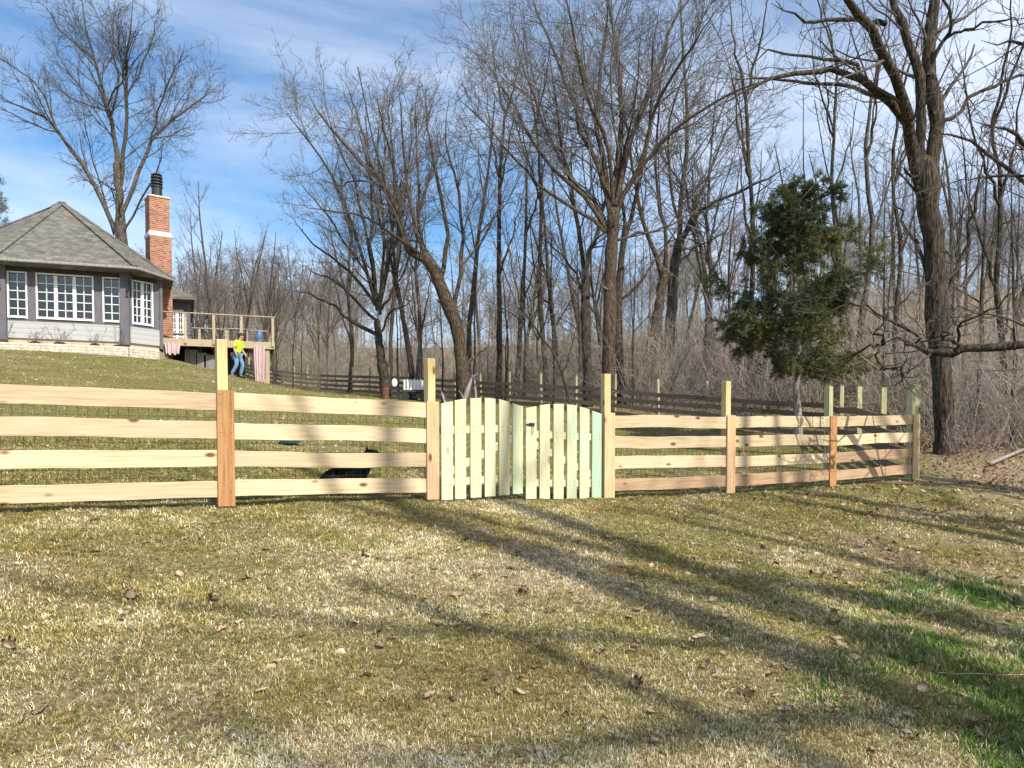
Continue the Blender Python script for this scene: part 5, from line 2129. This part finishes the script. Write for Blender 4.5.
# local: facing +x, stooping a little, knees bent
hip, chest, neck, head = (0, 0, .92), (.10, 0, 1.30), (.17, 0, 1.48), (.22, 0, 1.60)
body_v = [hip, (.05, 0, 1.1), chest, neck, head, (.25, 0, 1.70),
          (.10, .19, 1.40), (.10, .25, 1.12), (.24, .24, .92), (.30, .22, .86),
          (.10, -.19, 1.40), (.02, -.25, 1.12), (.12, -.26, .90), (.17, -.25, .83),
          (.03, .10, .88), (.20, .12, .52), (.08, .13, .10), (.22, .14, .05),
          (.0, -.10, .88), (.07, -.12, .50), (-.16, -.13, .12), (-.04, -.14, .05)]
body_e = [(0, 1), (1, 2), (2, 3), (3, 4), (4, 5), (2, 6), (6, 7), (7, 8), (8, 9), (2, 10), (10, 11), (11, 12), (12, 13),
          (0, 14), (14, 15), (15, 16), (16, 17), (0, 18), (18, 19), (19, 20), (20, 21)]
body_r = [.13, .12, .14, .055, .095, .085, .06, .045, .036, .03, .06, .045, .036, .03, .085, .062, .042, .035, .085, .062, .042, .035]
skin_mesh('body', body_v, body_e, body_r, M['skin'], person)
sh_v = [(0, 0, .93), (.05, 0, 1.1), (.10, 0, 1.30), (.14, 0, 1.43), (.10, .20, 1.39), (.10, .26, 1.15), (.10, -.20, 1.39), (.03, -.26, 1.15)]
skin_mesh('shirt', sh_v, [(0, 1), (1, 2), (2, 3), (2, 4), (4, 5), (2, 6), (6, 7)], [.165, .16, .175, .09, .085, .075, .085, .075], M['hi_vis'], person)
je_v = [(0, 0, .92), (.03, .10, .86), (.20, .12, .52), (.08, .13, .10), (.0, -.10, .86), (.07, -.12, .50), (-.16, -.13, .12)]
skin_mesh('jeans', je_v, [(0, 1), (1, 2), (2, 3), (0, 4), (4, 5), (5, 6)], [.155, .11, .085, .07, .11, .085, .07], M['denim'], person)
bm = bmesh.new()
bmesh.ops.create_uvsphere(bm, u_segments=18, v_segments=12, radius=.108)
for v in bm.verts:
    if v.co.z < -.01 and v.co.x > -.02:
        v.co.z = -.01
    v.co = Vector((v.co.x * 1.1 + .215, v.co.y * .95, v.co.z * 1.05 + 1.655))
bm_obj('hair', bm, M['hair'], person, True, world=False)
for fx, fy in ((.12, .135), (-.12, -.135)):
    bm = bmesh.new()
    bmesh.ops.create_uvsphere(bm, u_segments=14, v_segments=8, radius=1)
    for v in bm.verts:
        v.co = Vector((v.co.x * .15 + fx + .06, v.co.y * .055 + fy, max(v.co.z, -.6) * .06 + .045))
    bm_obj('shoe', bm, M['shoe'], person, True, world=False)

# black dog lying behind the fence, head up, facing right
dp_ = at(348, 481, 8.55)
zg = g1(dp_[0], dp_[1])
dog = empty('dog', (dp_[0], dp_[1], zg))
dog.rotation_euler = (0, 0, math.radians(12))
dog.scale = (1.02, 1.02, 1.02)
tag(dog, 'black dog lying on the lawn behind the two lower fence boards', 'dog')
dv_ = [(-.18, 0, .13), (-.02, 0, .165), (.14, 0, .18), (.20, 0, .29), (.225, 0, .375), (.285, 0, .375), (.345, 0, .36),
       (.15, .09, .10), (.20, .10, .03), (.36, .10, .025), (.15, -.09, .10), (.20, -.10, .03), (.36, -.10, .025),
       (-.20, .11, .12), (-.06, .15, .06), (-.22, .16, .03), (-.08, .17, .025),
       (-.20, -.11, .12), (-.06, -.15, .06), (-.22, -.16, .03), (-.08, -.17, .025),
       (-.29, 0, .07), (-.40, .02, .03), (-.50, .05, .025)]
de_ = [(0, 1), (1, 2), (2, 3), (3, 4), (4, 5), (5, 6), (2, 7), (7, 8), (8, 9), (2, 10), (10, 11), (11, 12),
       (0, 13), (13, 14), (14, 15), (15, 16), (0, 17), (17, 18), (18, 19), (19, 20), (0, 21), (21, 22), (22, 23)]
dr_ = [.125, .115, .125, .082, .078, .052, .034, .05, .03, .024, .05, .03, .024, .08, .05, .032, .024, .08, .05, .032, .024, .04, .022, .012]
skin_mesh('body', dv_, de_, dr_, M['black_fur'], dog)
for s in (-1, 1):
    bm = bmesh.new()
    bmesh.ops.create_cone(bm, segments=10, radius1=.034, radius2=.006, depth=.10, cap_ends=True)
    for v in bm.verts:
        v.co = Vector((v.co.x * .55 + .205, v.co.y + s * (.055 + .2 * (.05 - abs(v.co.z))), v.co.z * .5 + .432))
    bm_obj('ear', bm, M['black_fur'], dog, True, world=False)

# blue dish on the lawn
p = hit(290, 445)
root = empty('shallow_dish', p)
tag(root, 'shallow blue dish on the lawn behind the second fence board', 'dish')
bm = bmesh.new()
prof = [(.05, .0), (.15, .01), (.19, .10), (.20, .105), (.185, .098), (.14, .022), (.02, .018)]
rr_ = []
for r, z in prof:
    rr_.append([bm.verts.new((p[0] + r * math.cos(a), p[1] + r * math.sin(a), p[2] + z + .02)) for a in [2 * PI * k / 24 for k in range(24)]])
for a, b in zip(rr_, rr_[1:]):
    for k in range(24):
        bm.faces.new((a[k], a[(k + 1) % 24], b[(k + 1) % 24], b[k]))
bm.faces.new(rr_[0][::-1])
bm.faces.new(rr_[-1])
bm_obj('dish_body', bm, M['blue_plastic'], root, True)

# white slatted crate on a low dark cart, by the far fence
p = at(415, 399, 35.5)
zc = g1(p[0], p[1])
root = empty('garden_cart', (p[0], p[1], zc))
tag(root, 'low dark garden cart by the far fence carrying a white crate', 'cart')
bm = bmesh.new()
bx(bm, (p[0], p[1], zc + .42), (1.15, .6, .12), None, .01)
bm_obj('cart_bed', bm, M['trim_dark'], root)
for sx in (-.4, .4):
    for sy in (-.33, .33):
        bm = bmesh.new()
        tube_bm(bm, [(p[0] + sx, p[1] + sy - .03, zc + .18), (p[0] + sx, p[1] + sy + .03, zc + .18)], .19, 16)
        bm_obj('wheel', bm, M['iron'], root)
    bm = bmesh.new()
    tube_bm(bm, [(p[0] + sx, p[1] - .33, zc + .19), (p[0] + sx, p[1] + .33, zc + .19)], .02, 8)
    bx(bm, (p[0] + sx, p[1], zc + .29), (.05, .4, .16), None)
    bm_obj('axle', bm, M['iron'], root)
root = empty('white_crate', (p[0], p[1], zc + .48))
tag(root, 'white slatted crate standing on the low dark cart by the far fence', 'crate')
bm = bmesh.new()
for k in range(7):
    for s in (-1, 1):
        bx(bm, (p[0] - .45 + k * .15, p[1] + s * .22, zc + .48 + .24 + random.uniform(-.02, .02)), (.085, .02, .47), None, .003)
for s in (-1, 1):
    for k in range(3):
        bx(bm, (p[0] + s * .49, p[1], zc + .58 + k * .15), (.02, .42, .11), None, .003)
bm_obj('slat_side', bm, M['white_paint'], root)
bm = bmesh.new()
bx(bm, (p[0], p[1], zc + .50), (.94, .40, .03), None)
bm_obj('crate_floor', bm, M['white_paint'], root)
# white round-backed chair
p = at(394, 398, 35.2)
zc = g1(p[0], p[1])
root = empty('garden_chair', (p[0], p[1], zc))
tag(root, 'small dark garden chair with a round white back, left of the white crate', 'chair')
bm = bmesh.new()
bmesh.ops.create_uvsphere(bm, u_segments=20, v_segments=10, radius=1)
for v in bm.verts:
    v.co = Vector((v.co.x * .13 + p[0], v.co.y * .03 + p[1] + .2, v.co.z * .19 + zc + .78))
bm_obj('backrest', bm, M['white_paint'], root, True)
bm = bmesh.new()
bx(bm, (p[0], p[1], zc + .45), (.42, .42, .05), None, .01)
bm_obj('seat', bm, M['trim_dark'], root)
for sx in (-.18, .18):
    for sy in (-.18, .18):
        bm = bmesh.new()
        tube_bm(bm, [(p[0] + sx * 1.15, p[1] + sy * 1.15, zc - .03), (p[0] + sx, p[1] + sy, zc + .44 if sy < 0 else zc + .62)], .018, 7)
        bm_obj('leg', bm, M['iron'], root)
# rusty barrel
p = at(385.5, 399, 35.0)
zc = g1(p[0], p[1])
root = empty('rusty_drum', (p[0], p[1], zc))
tag(root, 'small rusty brown drum on the ground left of the white-backed chair', 'drum')
bm = bmesh.new()
tube_bm(bm, [(p[0], p[1], zc - .02), (p[0], p[1], zc + .2), (p[0], p[1], zc + .23), (p[0], p[1], zc + .26), (p[0], p[1], zc + .55)], [.17, .17, .185, .17, .17], 20)
bm_obj('drum_body', bm, M['rust'], root)
bm = bmesh.new()
tube_bm(bm, [(p[0], p[1], zc + .55), (p[0], p[1], zc + .575)], .185, 20)
bm_obj('rim', bm, M['rust'], root)
# broken grey limbs propped up beside the leaning tree
for i, (a, b, r, lab) in enumerate((((462, 398), (473, 374), .11, 'thick grey broken limb propped up beside the leaning tree'),
                                    ((476, 398), (474, 374), .06, 'thin grey broken limb propped against the thicker one'),
                                    ((446, 401), (441, 390), .07, 'short pale broken branch lying behind the left gate post'))):
    pa, pb = at(a[0], a[1], 31), at(b[0], b[1], 31.1)
    pa[2] = min(pa[2], g1(pa[0], pa[1]))
    g = np.random.default_rng(i)
    P = resample([pa, pa * .6 + pb * .4 + g.normal(0, .05, 3), pb], 7)
    ge = Geo()
    ge.add(P[None], (np.linspace(r, r * .6, 7) * (1 + .1 * g.normal(0, 1, 7)) * np.array([1, 1, 1, 1, 1, .8, .05]))[None], 8)
    c = grow(P[None], np.full((1, 7), r * .7), np.array([1.0]), g, 3, .3, 1, 50, 10, .4, .5, 4, .15, 0, .01)
    ge.add(c[0], c[1], 5)
    tag(link('broken_limb', ge.mesh('broken_limb'), M['bark_pale']), lab, 'log')
# pale log at the brush edge, right
pa, pb = hit(990, 468), hit(1040, 452)
ge = Geo()
P = resample([pa + [0, 0, .08], (pa + pb) / 2 + [0, 0, .14], pb + [0, 0, .2]], 7)
ge.add(np.concatenate([P[:1] - (P[1] - P[0]) * .02, P[:1], P[1:]])[None], np.array([.004, .034, .036, .033, .03, .028, .024, .004])[None], 9)
tag(link('fallen_log', ge.mesh('fallen_log'), M['bark_pale']), 'pale fallen log lying in the leaf litter at the brush edge', 'log')

# white cord in the grass, lower right
bm = bmesh.new()
cp = [hit(px, py) + [0, 0, .02] for px, py in ((938, 676), (955, 677.5), (975, 677), (1000, 678.5), (1024, 678), (1060, 679), (1110, 676))]
tube_bm(bm, resample(cp, 30), .0026, 7)
tag(bm_obj('cord', bm, M['clay'], None, True), 'thin white cord lying across the green grass at lower right', 'cord')


# ------------------------------------------------------------------ fallen leaves
def leaf_shape(seed):
    g = random.Random(seed)
    pts = []
    n = 44
    for k in range(n):
        a = 2 * PI * k / n
        lob = 0.62 + 0.38 * abs(math.cos(a * 3.5 + 0.3))
        rx, ry = 0.055 * lob, 0.036 * (0.55 + 0.45 * abs(math.cos(3.5 * a)))
        pts.append((rx * math.cos(a), ry * math.sin(a) * (1 - 0.25 * math.cos(a))))
    bm = bmesh.new()
    cu, cv = g.uniform(4, 11), g.uniform(5, 16)
    tw = g.uniform(-9, 9)

    def zf(x, y):
        return cu * x * x + cv * y * y + tw * x * y + 0.003 * math.sin(90 * x + seed)
    c = [bm.verts.new((x, 0, zf(x, 0))) for x in (-.03, 0, .03)]
    mid = [bm.verts.new((x * .55, y * .55, zf(x * .55, y * .55))) for x, y in pts]
    rim = [bm.verts.new((x, y, zf(x, y))) for x, y in pts]
    ctr = c[1]
    for k in range(n):
        j = (k + 1) % n
        bm.faces.new((mid[k], rim[k], rim[j], mid[j]))
        bm.faces.new((ctr, mid[k], mid[j]))
    for v in (c[0], c[2]):
        bm.verts.remove(v)
    bmesh.ops.solidify(bm, geom=list(bm.faces), thickness=.0008)
    tube_bm(bm, [(.05, 0, zf(.05, 0)), (.068, .003, zf(.06, 0)), (.082, .01, zf(.062, 0))], .0012, 5)
    me = bpy.data.meshes.new('oak_leaf')
    bm.to_mesh(me)
    bm.free()
    me.materials.append(M['leaf'])
    for p in me.polygons:
        p.use_smooth = True
    return me


leaf_kinds = [leaf_shape(i) for i in range(6)]
lr_ = random.Random(31)
known = [(215, 525), (700, 690), (838, 642), (842, 648), (722, 645), (640, 645), (617, 743), (656, 742), (830, 706), (836, 714), (845, 703), (960, 728), (986, 728),
         (951, 737), (915, 742), (872, 752), (918, 710), (908, 720), (865, 640), (700, 640), (760, 590), (760, 582), (715, 578), (632, 587), (650, 610),
         (120, 622), (145, 545), (200, 540), (95, 553), (430, 700), (455, 703), (520, 680), (480, 575), (505, 578), (820, 660), (945, 690), (1005, 696), (1015, 690),
         (770, 560), (890, 560), (855, 588), (868, 600), (690, 575), (650, 700), (580, 650), (600, 655), (245, 580), (330, 745), (410, 560), (40, 715), (10, 650)]
for i in range(230):
    if i < len(known):
        px, py = known[i]
    else:
        px = lr_.triangular(0, 1060, 900)
        py = lr_.triangular(508, 766, 560)
    p = hit(px, py)
    o = bpy.data.objects.new('oak_leaf', leaf_kinds[i % 6])
    COL.objects.link(o)
    s = lr_.uniform(.5, .98) * (1.1 if py < 600 else 1)
    o.location = (p[0], p[1], p[2] + .018)
    o.rotation_euler = (lr_.uniform(-.5, .5), lr_.uniform(-.5, .5) + (PI if lr_.random() < .4 else 0), lr_.uniform(0, 6.28))
    o.scale = (s, s, s)
    tag(o, 'curled brown oak leaf lying on the lawn', 'leaf', 'fallen oak leaves on the lawn')

# leaf litter under the brush, one mass
g = np.random.default_rng(99)
N = 42000
th = g.uniform(0.15, 0.86, N)
r = 9.5 * (40 / 9.5) ** g.random(N)
x, y = r * np.sin(th), r * np.cos(th)
k = g.random(N) < woods_mask(x, y) * .97 + .02 * (y > 7)
x2 = g.uniform(2.0, 8.0, 5200)
y2 = g.uniform(3.2, 12.5, 5200)
k2 = (g.random(5200) < np.clip((x2 - 1.2) / 12, 0, .4)) & (line_side(x2, y2) < 3) & (y2 < 8.7 + .6 * x2)
x, y = np.concatenate([x[k], x2[k2]]), np.concatenate([y[k], y2[k2]])
n = len(x)
z = gz(x, y) + g.uniform(.008, .05, n)
s = g.uniform(.012, .034, n) * np.where(y > 16, 1.7, np.where(y > 9, 1.2, 1))
az, t1, t2 = g.uniform(0, 6.28, n), g.normal(0, .45, n), g.normal(0, .45, n)
u = np.stack([np.cos(az), np.sin(az), t1], -1) * s[:, None]
v = np.stack([-np.sin(az), np.cos(az), t2], -1) * (s * .6)[:, None]
c = np.stack([x, y, z], -1)
V = np.stack([c - u, c - u * .2 - v, c + u * .5 - v * .8, c + u, c + u * .4 + v * .9, c - u * .3 + v], 1).reshape(-1, 3)
b = np.arange(n)[:, None] * 6
pal = np.array([[.30, .19, .12], [.22, .125, .075], [.40, .29, .20], [.16, .09, .06], [.33, .20, .11]])
cc = pal[g.integers(0, 5, n)] * g.uniform(.7, 1.25, n)[:, None]
tag(link('leaf_litter', mesh_np('leaf_litter', V, np.concatenate([b + np.array([[0, 1, 2, 3]]), b + np.array([[0, 3, 4, 5]])]), None, False, np.repeat(cc, 6, 0)), M['litter']),
    'brown leaf litter covering the ground at the brush edge', 'leaves', kind='stuff')
